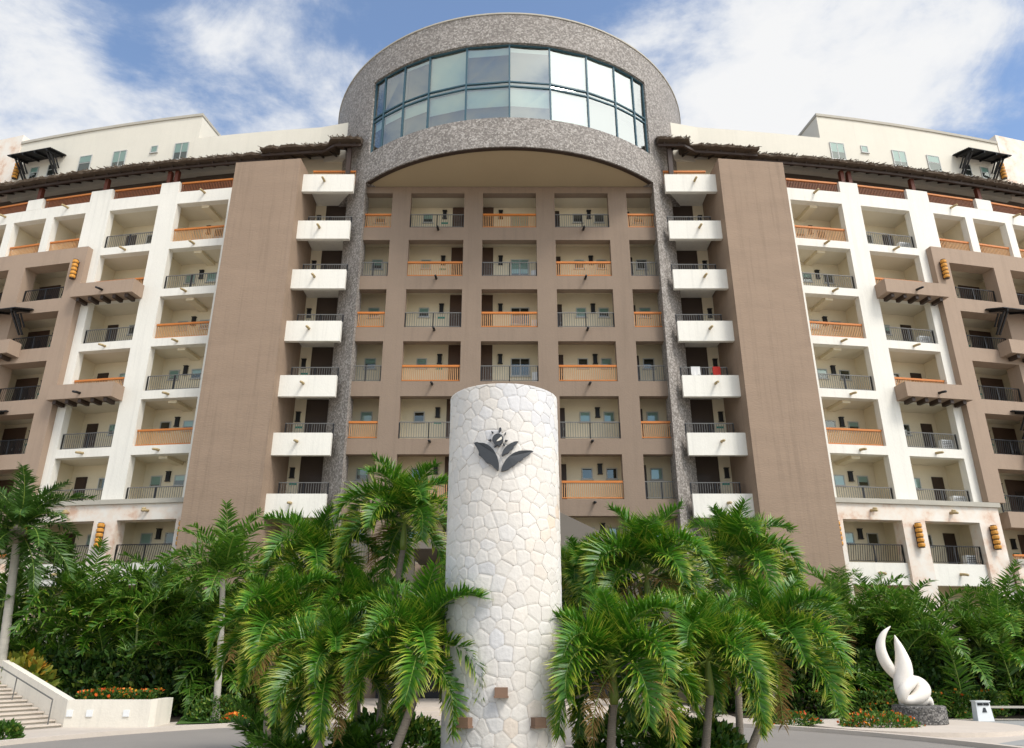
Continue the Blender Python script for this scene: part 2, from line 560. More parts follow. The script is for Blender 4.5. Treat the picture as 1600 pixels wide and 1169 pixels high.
# paved drive on the right, planting beds in front of the building
mb = MB()
mb.face([mb.vert(p) for p in ((12.6, 21.6, 0.008), (40, 14, 0.008), (44, 29, 0.008), (20.5, 29.3, 0.008), (15.8, 29.2, 0.008), (16.0, 25.2, 0.008), (15.0, 23.4, 0.008))])
structure('paving', mb, M['drive'])
mb = MB()
mb.face([mb.vert(p) for p in ((8.5, 30.2, 0.03), (44, 29.6, 0.03), (50, 48, 0.03), (9.0, 39, 0.03))])
structure('planting_bed', mb, M['soil'])
mb = MB()
mb.face([mb.vert(p) for p in ((-9.0, 30.0, 0.03), (-9.0, 39, 0.03), (-50, 48, 0.03), (-46, 26, 0.03), (-14, 27.5, 0.03))])
structure('planting_bed', mb, M['soil'])
mb = MB()
mb.face([mb.vert(p) for p in ((-11.2, 27.4, 0.036), (-8.6, 28.4, 0.036), (-8.7, 31.4, 0.036), (-12.2, 30.6, 0.036))])
structure('lawn', mb, M['lawn'])

# ------------------------------------------------------------------ the hotel
hotel = thing('hotel', 'curved nine storey hotel with brown and white balconies and a grey pebbled round tower', 'building', (0, 37.6, 0))
HL = Vector(hotel.location)


def FZ(k):
    return 25.6 - 3.2 * k


def theta(s):
    return 0.0075 * s if s > 11 else 0.0


def Dw(s):
    return 37.72 + 0.00375 * s * s if s > 11 else 37.6


def W(s, n, z, sg):
    """a point of a wing: s along the facade, n out towards the road, z up; sg +1 right, -1 left"""
    th = theta(s)
    return Vector((sg * (s + n * sin(th)), Dw(s) - n * cos(th), z))


def wbox(mb, s0, s1, n0, n1, z0, z1, sg, mi=0):
    a, b, c, d = (s0, n1), (s1, n1), (s1, n0), (s0, n0)
    if sg < 0:
        a, b, c, d = b, a, d, c
    mb.hexa([W(*p, z, sg) for z in (z0, z1) for p in (a, b, c, d)], mi)


def hpart(name, me, p, rz=0.0, parent=None):
    """a repeated part set at world point p"""
    if parent is None:
        return link(name, me, hotel, Vector(p) - HL, (0, 0, rz))
    return link(name, me, parent)


# --- small repeated parts, meshes shared by size
CACHE = {}


def cached(key, fn):
    if key not in CACHE:
        CACHE[key] = fn()
    return CACHE[key]


def rail_meshes(kind, length, h):
    def make():
        hl = length / 2
        top, bal, mid = MB(), MB(), MB()
        if kind in ('wood', 'terrace'):
            top.box(-hl, hl, -0.06, 0.06, h - 0.09, h + 0.02)
            top.box(-hl, hl, -0.03, 0.03, 0.06, 0.11)
            n = max(2, int(length / 0.105))
            for i in range(n + 1):
                x = -hl + 0.03 + (length - 0.06) * i / n
                bal.box(x - 0.017, x + 0.017, -0.017, 0.017, 0.11, h - 0.09)
        else:
            top.box(-hl, hl, -0.022, 0.022, h - 0.045, h)
            top.box(-hl, hl, -0.018, 0.018, 0.08, 0.11)
            n = max(2, int(length / 0.13))
            lean = 0.10 if kind == 'lean' else 0.0
            for i in range(n + 1):
                x = -hl + 0.02 + (length - 0.04) * i / n
                x2 = min(hl - 0.02, x + lean)
                bal.bar((x, 0, 0.11), (x2, 0, h - 0.045), 0.02, 0.02)
            mid.box(-0.03, 0.03, -0.03, 0.03, 0.0, h - 0.045)
        if kind in ('wood', 'terrace'):
            return (top.mesh('handrail', M['orange']), bal.mesh('battens', M['orange_b' if kind == 'wood' else 'batten_shaded']), None)
        return (top.mesh('handrail', M['steel' if kind == 'metal' else 'black']), bal.mesh('bars', M['steel' if kind == 'metal' else 'black']), mid.mesh('rail_post', M['black']))
    return cached(('rail', kind, round(length, 2), round(h, 2)), make)


def railing(kind, length, p, rz, h=0.95):
    a, b, c = rail_meshes(kind, length, h)
    o = hpart('wooden_railing' if kind in ('wood', 'terrace') else 'metal_railing', a, p, rz)
    x = link('baluster', b, o)
    x['kind'] = 'stuff'
    if c:
        for px_ in (0.0, -length / 2 + 0.03, length / 2 - 0.03):
            link('rail_post', c, o, (px_, 0, 0))
    return o


def window_meshes(w, h, blind):
    def make():
        f, g = MB(), MB()
        t = 0.055
        f.box(-w / 2, -w / 2 + t, -0.06, 0.0, 0, h)
        f.box(w / 2 - t, w / 2, -0.06, 0.0, 0, h)
        f.box(-w / 2 + t, w / 2 - t, -0.06, 0.0, 0, t)
        f.box(-w / 2 + t, w / 2 - t, -0.06, 0.0, h - t, h)
        f.box(-w / 2 - 0.05, w / 2 + 0.05, -0.1, -0.0, -0.05, -0.002)
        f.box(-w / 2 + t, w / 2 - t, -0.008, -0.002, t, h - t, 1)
        if h > 0.9 or w > 1.0:
            if w > 1.0:
                f.box(-0.025, 0.025, -0.055, -0.012, t, h - t)
            else:
                f.box(-w / 2 + t, w / 2 - t, -0.055, -0.012, h * 0.52, h * 0.52 + 0.04)
        g.quad((-w / 2 + t, -0.045, t), (w / 2 - t, -0.045, t), (w / 2 - t, -0.045, h - t), (-w / 2 + t, -0.045, h - t))
        b = None
        if blind:
            bb = MB()
            z0 = t + (h - 2 * t) * (1 - blind)
            bb.box(-w / 2 + t + 0.005, w / 2 - t - 0.005, -0.03, -0.02, z0, h - t)
            b = bb.mesh('blind', M['blind'])
        return (f.mesh('window', [M['winframe'], M['dimroom']]), g.mesh('pane', M['glass']), b)
    return cached(('win', w, h, blind), make)


def window(w, h, blind, p, rz, name='window'):
    f, g, b = window_meshes(w, h, blind)
    o = hpart(name, f, p, rz)
    link('pane', g, o)
    if b:
        link('blind', b, o)
    return o


def door(w, h, p, rz, mat='dark'):
    def make():
        d, k = MB(), MB()
        d.box(-w / 2, w / 2, -0.05, 0, 0, h)
        t = 0.09
        d.box(-w / 2 + t, w / 2 - t, -0.065, -0.052, 0.15, h * 0.45)
        d.box(-w / 2 + t, w / 2 - t, -0.065, -0.052, h * 0.5, h - t)
        k.box(w / 2 - 0.1, w / 2 - 0.06, -0.11, -0.052, 0.95, 1.1)
        return d.mesh('door', M[mat]), k.mesh('handle', M['steel'])
    a, b = cached(('door', w, h, mat), make)
    o = hpart('door', a, p, rz)
    link('handle', b, o)


def lamp_make():
    d = MB()
    d.box(-0.11, 0.11, -0.14, 0, 0, 0.5)
    d.box(-0.14, 0.14, -0.17, 0, 0.5, 0.54)
    d.box(-0.14, 0.14, -0.17, 0, -0.04, -0.002)
    return d.mesh('wall_lamp', M['black'])


def wall_lamp(p, rz):
    hpart('wall_lamp', cached('lamp', lamp_make), p, rz)


def plate_make():
    d = MB()
    d.box(-0.2, 0.2, -0.025, 0, 0, 0.11)
    return d.mesh('door_plate', M['plate'])


def door_plate(p, rz):
    hpart('door_plate', cached('plate', plate_make), p, rz)


def spout(p, rz, mat):
    def make():
        d = MB()
        d.tube([(0, 0.02, 0.03), (0, -0.25, 0), (0, -0.5, -0.05)], [0.075, 0.07, 0.065], 8)
        return d.mesh('drain_spout', M[mat], True)
    hpart('drain_spout', cached(('spout', mat), make), p, rz)


def ac_make():
    d = MB()
    d.box(-0.42, 0.42, -0.3, 0, 0, 0.62)
    d.lathe([(0.24, 0), (0.24, 0.01)], 16)
    return d.mesh('air_conditioner', M['whitebox'])


def air_conditioner(p, rz):
    def make():
        d, f = MB(), MB()
        d.box(-0.4, 0.4, -0.15, 0.15, 0.06, 0.66)
        d.box(-0.34, -0.28, -0.15, 0.15, 0, 0.058)
        d.box(0.28, 0.34, -0.15, 0.15, 0, 0.058)
        for k in range(5):
            f.box(-0.33, 0.2, -0.165, -0.152, 0.15 + 0.09 * k, 0.19 + 0.09 * k)
        return d.mesh('air_conditioner', M['whitebox']), f.mesh('grille', M['steel'])
    a, b = cached('ac', make)
    o = hpart('air_conditioner', a, p, rz)
    link('grille', b, o)


def wall_lantern(p, rz, h=1.25):
    def make():
        d, k = MB(), MB()
        n = 5
        prof = []
        for i in range(n):
            z0 = h * i / n
            prof += [(0.13, z0 + 0.01), (0.175, z0 + 0.07), (0.175, z0 + h / n - 0.07), (0.13, z0 + h / n - 0.01)]
        d.lathe(prof, 12)
        for i in range(n + 1):
            k.lathe([(0.15, h * i / n - 0.014), (0.15, h * i / n + 0.014)], 12)
        k.box(-0.1, 0.1, 0.02, 0.2, 0.05, h - 0.05)
        return d.mesh('wall_lantern', M['lantern']), k.mesh('lantern_band', M['dark'])
    a, b = cached(('lantern', h), make)
    o = hpart('wall_lantern', a, p, rz)
    link('lantern_band', b, o)


# --- centre facade: grid of five bays
CENTRE = [(-8.7, -6.96), (-5.86, -2.68), (-1.58, 1.58), (2.68, 5.86), (6.96, 8.7)]
FY, BY = 37.6, 39.4
grid = MB()
for x0, x1 in ((-6.96, -5.86), (-2.68, -1.58), (1.58, 2.68), (5.86, 6.96)):
    grid.box(x0, x1, FY, FY + 0.5, 0, 28.38)
for x0, x1 in CENTRE:
    for k in range(-1, 8):
        zt = FZ(k)
        zb = zt - 0.85
        if k == -1:
            zt, zb = 28.38, FZ(0) + 2.35
        grid.box(x0, x1, FY, FY + 0.5, zb, zt)
part('grid_wall', grid, M['brown_grid'], hotel)
bw = MB()
bw.box(-9.2, 9.2, BY, BY + 0.3, 0, 28.36)
part('back_wall', bw, M['cream'], hotel)
for k in range(-1, 8):
    sl = MB()
    zt = FZ(k) - 0.01 if k >= 0 else 28.36
    sl.box(-9.1, 9.1, FY + 0.5, BY, zt - 0.26, zt)
    part('floor_slab', sl, M['ceil'], hotel)
for x in (-6.41, -2.13, 2.13, 6.41):
    for k in range(0, 8):
        pw = MB()
        pw.box(x - 0.2, x + 0.2, FY + 0.5, BY, FZ(k) - 0.01, FZ(k) + (2.91 if k else 2.49))
        part('partition_wall', pw, M['cream'], hotel)
BLINDS = (0, 0.5, 0.9, 0, 0.6, 0, 1.0)
rb = random.Random(3)
for k in range(0, 8):
    z = FZ(k)
    for i, (x0, x1) in enumerate(CENTRE):
        w = x1 - x0
        xm = (x0 + x1) / 2
        wood = (i + k) % 2 == 0
        if k == 6:
            wood = False
        railing('wood' if wood else 'metal', w - 0.02, (xm, FY + 0.12, z), 0)
        if k >= 7:
            continue
        b1, b2 = rb.choice(BLINDS), rb.choice(BLINDS)
        if i == 1:
            window(0.6, 0.62, b1, (x0 + 0.85, BY, z + 1.42), 0)
            wall_lamp((x0 + 1.87, BY, z + 1.72), 0)
            door_plate((x0 + 1.87, BY, z + 1.35), 0)
            door(0.95, 2.86, (x1 - 0.35, BY, z), 0, 'louvre')
        elif i == 2:
            door(0.9, 2.86, (x0 + 0.15, BY, z), 0, 'louvre')
            wall_lamp((x0 + 1.05, BY, z + 1.72), 0)
            window(1.1, 1.1, b1, (x0 + 2.2, BY, z + 0.95), 0)
            if k in (1, 2, 3):
                air_conditioner((x1 - 0.1, BY - 0.4, z + 0.25), radians(80))
        elif i == 3:
            door(0.9, 2.25, (x0 - 0.05, BY, z), 0)
            window(0.6, 0.62, b1, (x0 + 1.52, BY, z + 1.42), 0)
            wall_lamp((x0 + 2.22, BY, z + 1.72), 0)
            window(0.6, 0.62, b2, (x0 + 2.85, BY, z + 1.42), 0)
        else:
            sgn = -1 if i == 0 else 1
            window(0.66, 0.66, b1, (sgn * 7.95, BY, z + 1.38), 0)
            if i == 4:
                door(0.5, 2.2, (7.15, BY, z), 0)
        if i in (1, 3) and k < 7:
            spout((xm + (0.1 if i == 1 else 0.05), FY, z - 0.2), 0, 'black')

# --- round tower: pebbled drum, its legs, glazing
DC, DR = 46.4, 12.6
Z0, Z1 = 28.39, 37.9
GB, GM0, GM1, GT = 30.35, 32.72, 33.02, 35.75
GA = radians(42.3)


def arc_wall(mb, r0, r1, z0, z1, a0, a1, seg, mi=0):
    """angles from the direction of the camera, positive to the right"""
    def P(r, a, z):
        return (r * sin(a), DC - r * cos(a), z)
    for k in range(seg):
        a, b = a0 + (a1 - a0) * k / seg, a0 + (a1 - a0) * (k + 1) / seg
        mb.quad(P(r1, a, z0), P(r1, b, z0), P(r1, b, z1), P(r1, a, z1), mi)
        mb.quad(P(r0, b, z0), P(r0, a, z0), P(r0, a, z1), P(r0, b, z1), mi)
        mb.quad(P(r0, a, z1), P(r1, a, z1), P(r1, b, z1), P(r0, b, z1), mi)
        mb.quad(P(r1, a, z0), P(r0, a, z0), P(r0, b, z0), P(r1, b, z0), mi)
    for a, fl in ((a0, 1), (a1, -1)):
        q = [P(r0, a, z0), P(r1, a, z0), P(r1, a, z1), P(r0, a, z1)]
        mb.quad(*(q[::fl]), mi)


drum = MB()
arc_wall(drum, DR - 0.3, DR, Z0, GB, -GA, GA, 40)
arc_wall(drum, DR - 0.7, DR, GT, Z1, -GA, GA, 40)
arc_wall(drum, DR - 0.7, DR, Z0, Z1, GA, 2 * pi - GA, 90)
part('drum_wall', drum, M['granite'], hotel)
cap = MB()
arc_wall(cap, DR - 0.72, DR + 0.05, Z1 + 0.002, Z1 + 0.1, 0, 2 * pi, 120)
part('drum_coping', cap, M['stone_cap'], hotel)
for sg in (-1, 1):
    leg = MB()
    ro, ri = DR - 0.002, DR - 0.9
    a0_ = math.asin(8.52 / ro)
    a1_ = math.asin(8.52 / ri)
    ah = radians(52)
    pl_ = [(ro * sin(a0_ + (ah - a0_) * i / 14), DC - ro * cos(a0_ + (ah - a0_) * i / 14)) for i in range(15)]
    pl_ += [(ri * sin(ah + (a1_ - ah) * i / 12), DC - ri * cos(ah + (a1_ - ah) * i / 12)) for i in range(13)]
    if sg < 0:
        pl_ = [(-x_, y_) for x_, y_ in pl_][::-1]
    lo_ = [leg.vert((x_, y_, 0)) for x_, y_ in pl_]
    hi_ = [leg.vert((x_, y_, Z0 - 0.003)) for x_, y_ in pl_]
    leg.face(lo_[::-1])
    leg.face(hi_)
    for i in range(len(pl_)):
        j_ = (i + 1) % len(pl_)
        leg.face((lo_[i], lo_[j_], hi_[j_], hi_[i]))
    part('drum_leg', leg, M['granite'], hotel)
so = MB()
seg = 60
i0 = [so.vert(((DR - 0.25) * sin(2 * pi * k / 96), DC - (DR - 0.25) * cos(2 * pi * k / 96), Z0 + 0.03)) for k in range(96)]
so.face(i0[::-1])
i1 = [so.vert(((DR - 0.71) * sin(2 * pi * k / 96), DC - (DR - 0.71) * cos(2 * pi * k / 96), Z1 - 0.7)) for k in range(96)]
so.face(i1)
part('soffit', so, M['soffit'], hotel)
fb = MB()
arc_wall(fb, DR - 0.3, DR - 0.08, Z0 - 0.05, Z0 - 0.002, -GA, GA, 40)
part('soffit_shadow_line', fb, M['dark'], hotel)  # dark strip stands in for the shadow gap between fascia and soffit
# dim room behind the glass
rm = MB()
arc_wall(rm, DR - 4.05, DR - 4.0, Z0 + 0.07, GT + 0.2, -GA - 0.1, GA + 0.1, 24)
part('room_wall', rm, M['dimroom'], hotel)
rf = MB()
for zz_ in (GB - 0.1, GM0 + 0.12, GT + 0.1):
    rf = MB()
    arc_wall(rf, DR - 4.0, DR - 0.75, zz_ - 0.05, zz_ + 0.03, -GA, GA, 24)
    part('room_floor', rf, M['blind_grey'], hotel)
cuts = [-42.3, -38.2, -31.0, -22.9, -13.7, -4.6 + 4.6, 0]
CUTS = [radians(a) for a in (-42.2, -38.0, -30.6, -22.4, -11.6, 0.0, 10.9, 21.6, 30.6, 37.6, 42.2)]
GR = DR - 0.2
for a in CUTS:
    mul = MB()
    c = Vector((GR * sin(a), DC - GR * cos(a), 0))
    t = Vector((cos(a), sin(a), 0)) * 0.045
    nrm = Vector((sin(a), -cos(a), 0)) * 0.07
    mul.hexa([c + v + Vector((0, 0, z)) for z in (GB + 0.08, GT - 0.08) for v in (-t + nrm, t + nrm, t - nrm, -t - nrm)])
    part('mullion', mul, M['teal'], hotel)
for z0_, z1_ in ((GB, GB + 0.08), (GM0 - 0.05, GM0 + 0.03), (GM1 - 0.03, GM1 + 0.05), (GT - 0.08, GT)):
    tr_ = MB()
    for a, b in zip(CUTS, CUTS[1:]):
        arc_wall(tr_, GR - 0.062, GR + 0.062, z0_, z1_, a, b, 1)
    part('transom', tr_, M['teal'], hotel)
rg = random.Random(12)
# blinds behind the panes: share of the pane covered, from the top
BL = {0: (0, 0.25), 1: (0, 0.2), 2: (0.08, 0.35), 3: (1.0, 0.55), 4: (0.2, 0.55), 5: (0.12, 0.55), 6: (0.9, 0.9), 7: (0.9, 0), 8: (0.9, 0), 9: (0, 0)}  # white blinds right of centre are added to paint in the cloud reflection
for c_ in range(10):
    a, b = CUTS[c_] + 0.004, CUTS[c_ + 1] - 0.004
    for row, (z0_, z1_) in enumerate(((GM1 + 0.05, GT - 0.08), (GB + 0.08, GM0 - 0.05), (GM0 + 0.03, GM1 - 0.03))):
        pa = Vector((GR * sin(a), DC - GR * cos(a), 0))
        pb = Vector((GR * sin(b), DC - GR * cos(b), 0))
        nn = Vector((sin((a + b) / 2), -cos((a + b) / 2), 0))
        j = [nn * rg.uniform(-0.012, 0.012) for _ in range(4)]
        pm = MB()
        pm.quad(pa + Vector((0, 0, z0_)) + j[0], pb + Vector((0, 0, z0_)) + j[1], pb + Vector((0, 0, z1_)) + j[2], pa + Vector((0, 0, z1_)) + j[3])
        part('pane', pm, M['glass_drum'], hotel)
        bm_ = MB()
        back = -nn * 0.16
        if row == 2:
            cover, mt = 1.0, 'blind'
        else:
            cover, mt = BL[c_][row], 'blind'
        if cover > 0:
            zt = z0_ + (z1_ - z0_) * (1 - cover)
            bm_.quad(pa + back + Vector((0, 0, zt)), pb + back + Vector((0, 0, zt)), pb + back + Vector((0, 0, z1_)), pa + back + Vector((0, 0, z1_)))
            part('blind', bm_, M[mt], hotel)
        if row != 2 and cover < 1.0:
            gm = MB()
            back = -nn * (0.3 + 0.5 * rg.random())
            gm.quad(pa + back + Vector((0, 0, z0_)), pb + back + Vector((0, 0, z0_)), pb + back + Vector((0, 0, z1_)), pa + back + Vector((0, 0, z1_)))
            if c_ not in (0,):
                part('curtain', gm, M['blind_grey'], hotel)

# --- balconies between the round tower and the brown shafts
SBY = 37.2
for sg in (-1, 1):
    bx = MB()
    for k in range(-1, 6):
        z = FZ(k)
        x0, x1 = sorted((sg * 9.25, sg * 12.05))
        x0b, x1b = sorted((sg * 9.25, sg * 12.75))
        b = MB()
        b.box(x0b if sg < 0 else x0, x1 if sg < 0 else x1b, SBY, SBY + 0.25, z - 1.0, z + 0.2)
        b.box(x0 + 0.25 if sg > 0 else x0, x1 if sg > 0 else x1 - 0.25, SBY + 0.25, SBY + 2.6, z - 0.3, z - 0.02)
        part('balcony_front', b, M['white'], hotel)
        xm = (x0 + x1) / 2
        railing('wood' if k == -1 else 'metal', x1 - x0 - 0.2, (xm, SBY + 0.75, z), 0)
        spout(((x0b + x1b) / 2, SBY, z - 0.3), 0, 'tan')
        if k >= 0:
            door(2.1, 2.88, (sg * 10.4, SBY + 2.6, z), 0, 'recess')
            door(1.0, 1.75, (sg * 10.45, SBY + 2.53, z), 0, 'dark')
            wall_lamp((sg * 11.85, SBY + 2.6, z + 1.6), 0)
            door_plate((sg * 11.75, SBY + 2.6, z + 1.2), 0)
    b = MB()
    xa, xb = sorted((sg * 9.3, sg * 13.2))
    b.box(xa, xb, SBY + 2.6, SBY + 2.9, 0, 32)
    part('back_wall', b, M['cream'], hotel)

    # --- brown shaft
    t = MB()
    f = [W(12.42, 1.8, 0, sg), W(16.08, 1.8, 0, sg), W(16.08, -1.5, 0, sg), W(12.42, -1.5, 0, sg)]
    b = MB()
    wbox(b, 12.9, 16.05, -1.95, -1.6, 0, 32.3, sg)
    part('back_wall', b, M['cream'], hotel)
    f[0].x = sg * 12.33
    f[3].x = sg * 12.12
    if sg < 0:
        f = [f[1], f[0], f[3], f[2]]
    t.hexa([Vector((p.x, p.y, z)) for z in (0, 29.62) for p in f])
    part('shaft_wall', t, M['brown'], hotel)

# --- wings
A0, A1, B0, B1, WE = 17.25, 20.62, 21.88, 25.2, 26.12
for sg in (-1, 1):
    w = MB()
    # white frame over the coral base: piers, then beams between them
    for s0, s1 in ((16.1, A0), (A1, B0), (B1, WE)):
        wbox(w, s0, s1, -0.45, 0, 9.85, 29.2, sg)
    for s0, s1 in ((A0, A1), (B0, B1)):
        for k in range(-1, 6):
            if k == 5:
                wbox(w, s0, s1, -0.45, 0, 9.62, FZ(5) + 0.3, sg)
                continue
            zt = FZ(k) + (0.4 if k == -1 else 0.05)
            wbox(w, s0, s1, -0.45, 0, FZ(k + 1) + 2.75, zt, sg)
    # upper posts of the terrace parapet
    # outer bays under the terrace
    for s0, s1 in ((WE, 26.9), (29.2, 29.75), (32.2, 32.75), (35.1, 35.7), (38.1, 39.5)):
        wbox(w, s0, s1, -0.45, 0, 25.2, 29.2, sg)
    for s0, s1 in ((26.9, 29.2), (29.75, 32.2), (32.75, 35.1), (35.7, 38.1)):
        wbox(w, s0, s1, -0.45, 0, 28.4, 29.2, sg)
        wbox(w, s0, s1, -0.45, 0, 25.2, 25.65, sg)
    part('white_wall', w, M['white'], hotel)
    for s0, s1 in ((20.68, 21.92), (25.3, 26.8), (30.35, 31.5), (35.2, 36.4)):
        w = MB()
        wbox(w, s0, s1, -0.46, 0.003, 29.2, 29.98, sg)
        part('parapet_post', w, M['white'], hotel)
    # thin white return beside the brown shaft
    # brown outer facade, proud of the white one
    w = MB()
    n0, n1 = -0.45, 0.42
    OUT = [(26.78, 29.92), (31.1, 34.3), (35.5, 38.7)]
    for s0, s1 in ((25.74, 26.78), (29.92, 31.1), (34.3, 35.5), (38.7, 40.0)):
        zlo = 0 if s0 > 26 else 9.86
        wbox(w, s0, s1, n0 if s0 > 26 else 0.004, n1, zlo, 25.62, sg)
    for s0, s1 in OUT:
        wbox(w, s0, s1, n0, n1, 24.6, 25.62, sg)
        for k in range(1, 8):
            wbox(w, s0, s1, n0, n1, FZ(k + 1) + 2.15, FZ(k) - 0.2, sg)
    part('brown_wall', w, M['brown_far'], hotel)
    # back walls, slabs, partitions
    edges = [16.1, 18.0, 20.0, 21.25, 23.5, 25.9, 28.0, 30.5, 32.5, 34.9, 37.2, 40.0]
    w = MB()
    for s0, s1 in zip(edges, edges[1:]):
        wbox(w, s0, s1, -2.35, -2.05, 0, 28.8, sg)
    part('back_wall', w, M['cream'], hotel)
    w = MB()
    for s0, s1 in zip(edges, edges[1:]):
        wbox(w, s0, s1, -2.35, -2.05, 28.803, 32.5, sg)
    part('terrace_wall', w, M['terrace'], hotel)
    for k in range(-1, 8):
        sl, sl2 = MB(), MB()
        for s0, s1 in zip(edges, edges[1:]):
            if s0 >= 25.9 and k >= 1:
                wbox(sl2, s0, s1, -2.05, -0.45, FZ(k) - 0.75, FZ(k) - 0.2, sg)
            else:
                wbox(sl, s0, s1, -2.05, -0.45, FZ(k) - 0.4, FZ(k) + 0.02, sg)
        part('floor_slab', sl, M['ceil'], hotel)
        if sl2.v:
            part('floor_slab', sl2, M['ceil'], hotel)

    def wpart(name, mat, *a):
        q = MB()
        wbox(q, *a, sg)
        part(name, q, M[mat], hotel)

    for k in range(0, 8):
        for s in (16.6, 21.25, 25.9):
            wpart('partition_wall', 'cream', s - 0.2, s + 0.2, -2.05, -0.45, FZ(k) + 0.02, FZ(k) + 2.8)
        if k == 0:
            for s in (29.5, 32.5, 35.4):
                wpart('partition_wall', 'cream', s - 0.15, s + 0.15, -2.05, -0.45, FZ(k) + 0.02, FZ(k) + 2.8)
        else:
            for s in (31.5, 36.0):
                wpart('partition_wall', 'cream', s - 0.3, s + 0.3, -2.05, -0.45, FZ(k) - 0.2, FZ(k) + 2.45)
        if k < 7:
            wpart('ceiling_beam', 'cream', 18.75, 19.25, -2.05, -0.45, FZ(k) + 2.6, FZ(k) + 2.8)

    def put(s, n, z):
        return W(s, n, z, sg), sg * theta(s)

    for k in range(0, 7):
        z = FZ(k)
        wood_a = k in (0, 2, 4)
        if k < 6:
            railing('wood' if wood_a else 'metal', A1 - A0 - 0.04, *put((A0 + A1) / 2, -0.2, z + 0.05))
            spout(*put((A0 + A1) / 2 + 0.1, 0, z - 0.25), 'tan')
        p1, p2 = rb.choice(BLINDS), rb.choice(BLINDS)
        window(0.66, 0.62, p1, *put(18.8, -2.05, z + 1.42))
        window(0.66, 0.62, p2, *put(20.25, -2.05, z + 1.42))
        wall_lamp(*put(19.52, -2.05, z + 1.72))
        # bay B
        if k < 6:
            if k in (1, 3):
                bb = MB()
                wbox(bb, 21.75, 25.75, 0.006, 0.95, z - 0.5, z + 0.35, sg)
                part('planter_balcony', bb, M['brown_far'], hotel)
                for q in range(5):
                    s_ = 22.2 + q * 0.78
                    bb = MB()
                    wbox(bb, s_ - 0.1, s_ + 0.1, 0.1, 0.8, z - 0.72, z - 0.502, sg)
                    part('corbel', bb, M['dark'], hotel)
                railing('wood', 3.3, *put((B0 + B1) / 2, -0.2, z + 0.05))
                spout(*put(23.7, 0.95, z - 0.25), 'black')
            else:
                railing('metal', B1 - B0 - 0.04, *put((B0 + B1) / 2, -0.2, z + 0.05))
                spout(*put((B0 + B1) / 2, 0, z - 0.25), 'tan')
        window(0.72, 0.66, rb.choice(BLINDS), *put(23.5, -2.05, z + 1.38))
        door(0.72, 2.12, *put(25.0, -2.05, z + 0.02))
        if sg > 0 and k in (0, 2, 4, 5, 6):
            air_conditioner(*put(24.9, -0.7, z + 0.1))
        # outer brown bays
        if k >= 1:
            zz2 = z - 0.2
            for j_, (s0, s1) in enumerate(OUT):
                awn = j_ == 1 and k in (2, 4)
                railing('wood' if awn or (k == 6 and j_ == 0) else 'lean', s1 - s0 - 0.04, *put((s0 + s1) / 2, 0.05, zz2 + 0.02))
                door(1.6, 2.4, *put(s1 + 0.42, -2.05, zz2), 'louvre')
                door(0.8, 1.7, *put(s1 + 0.5, -1.98, zz2), 'dark')
                wall_lamp(*put(s0 + 2.3, -2.05, zz2 + 1.6))
                door_plate(*put(s0 + 2.4, -2.05, zz2 + 1.25))
                if awn:
                    bb = MB()
                    wbox(bb, 28.75, 33.2, 0.424, 1.25, zz2 - 0.5, zz2 + 0.35, sg)
                    part('planter_balcony', bb, M['brown_far'], hotel)
                    for q in range(4):
                        bb = MB()
                        wbox(bb, 29.2 + q * 0.95, 29.4 + q * 0.95, 0.5, 1.1, zz2 - 0.72, zz2 - 0.502, sg)
                        part('corbel', bb, M['dark'], hotel)
        else:
            for s0, s1 in ((26.9, 29.2), (29.75, 32.2), (32.75, 35.1), (35.7, 38.1)):
                railing('wood', s1 - s0 - 0.04, *put((s0 + s1) / 2, -0.2, z + 0.1))
                door(0.9, 2.2, *put(s1 + 0.1, -2.05, z + 0.02), 'louvre')
                wall_lamp(*put(s0 + 1.9, -2.05, z + 1.7))
    # terrace railings and spouts
    for s0, s1 in ((17.25, 20.66), (21.94, 25.28), (26.82, 30.33), (31.52, 35.18)):
        railing('terrace', s1 - s0, *put((s0 + s1) / 2, -0.2, 29.2), 0.78)
        door(1.7, 2.3, *put((s0 + s1) / 2 + 0.3, -2.05, 28.82), 'louvre')
    for s in (18.9, 28.3, 33.0):
        spout(*put(s, 0, 28.95), 'tan')

    # coral stone base
    w = MB()
    for s0, s1 in ((16.1, 17.2), (20.5, 21.8), (25.0, 26.3)):
        wbox(w, s0, s1, -0.45, 0.3, 0, 9.6, sg)
    for s0, s1 in ((17.2, 20.5), (21.8, 25.0)):
        wbox(w, s0, s1, -0.45, 0.3, 8.76, 9.6, sg)
    part('coral_wall', w, M['coral'], hotel)
    w = MB()
    for s0, s1 in ((26.3, 29.5), (29.5, 33), (33, 37), (37, 40)):
        wbox(w, s0, s1, 0.43, 0.72, 0, 6.6, sg)
    part('coral_wall', w, M['coral'], hotel)
    w = MB()
    for s0, s1 in ((35.4, 37.7), (37.7, 40)):
        wbox(w, s0, s1, -2.2, -1.55, 32.0, 37.2, sg)
    part('coral_wall', w, M['coral'], hotel)
    w = MB()
    for s0, s1 in ((16.05, 18.8), (18.8, 21.5), (21.5, 24), (24, 26.4)):
        wbox(w, s0, s1, -0.2, 0.42, 9.602, 9.85, sg)
    part('ledge', w, M['stone_cap'], hotel)
    w = MB()
    for s0, s1 in ((26.3, 29.5), (29.5, 33), (33, 37), (37, 40)):
        wbox(w, s0, s1, 0.43, 0.84, 6.602, 6.85, sg)
    part('ledge', w, M['stone_cap'], hotel)
    for s0, s1 in ((17.2, 20.5), (21.8, 25.0)):
        wpart('balcony_front', 'white', s0, s1, -0.4, 0.12, 5.5, 6.6)
        wpart('balcony_front', 'white', s0, s1, -0.4, 0.12, 2.2, 3.2)
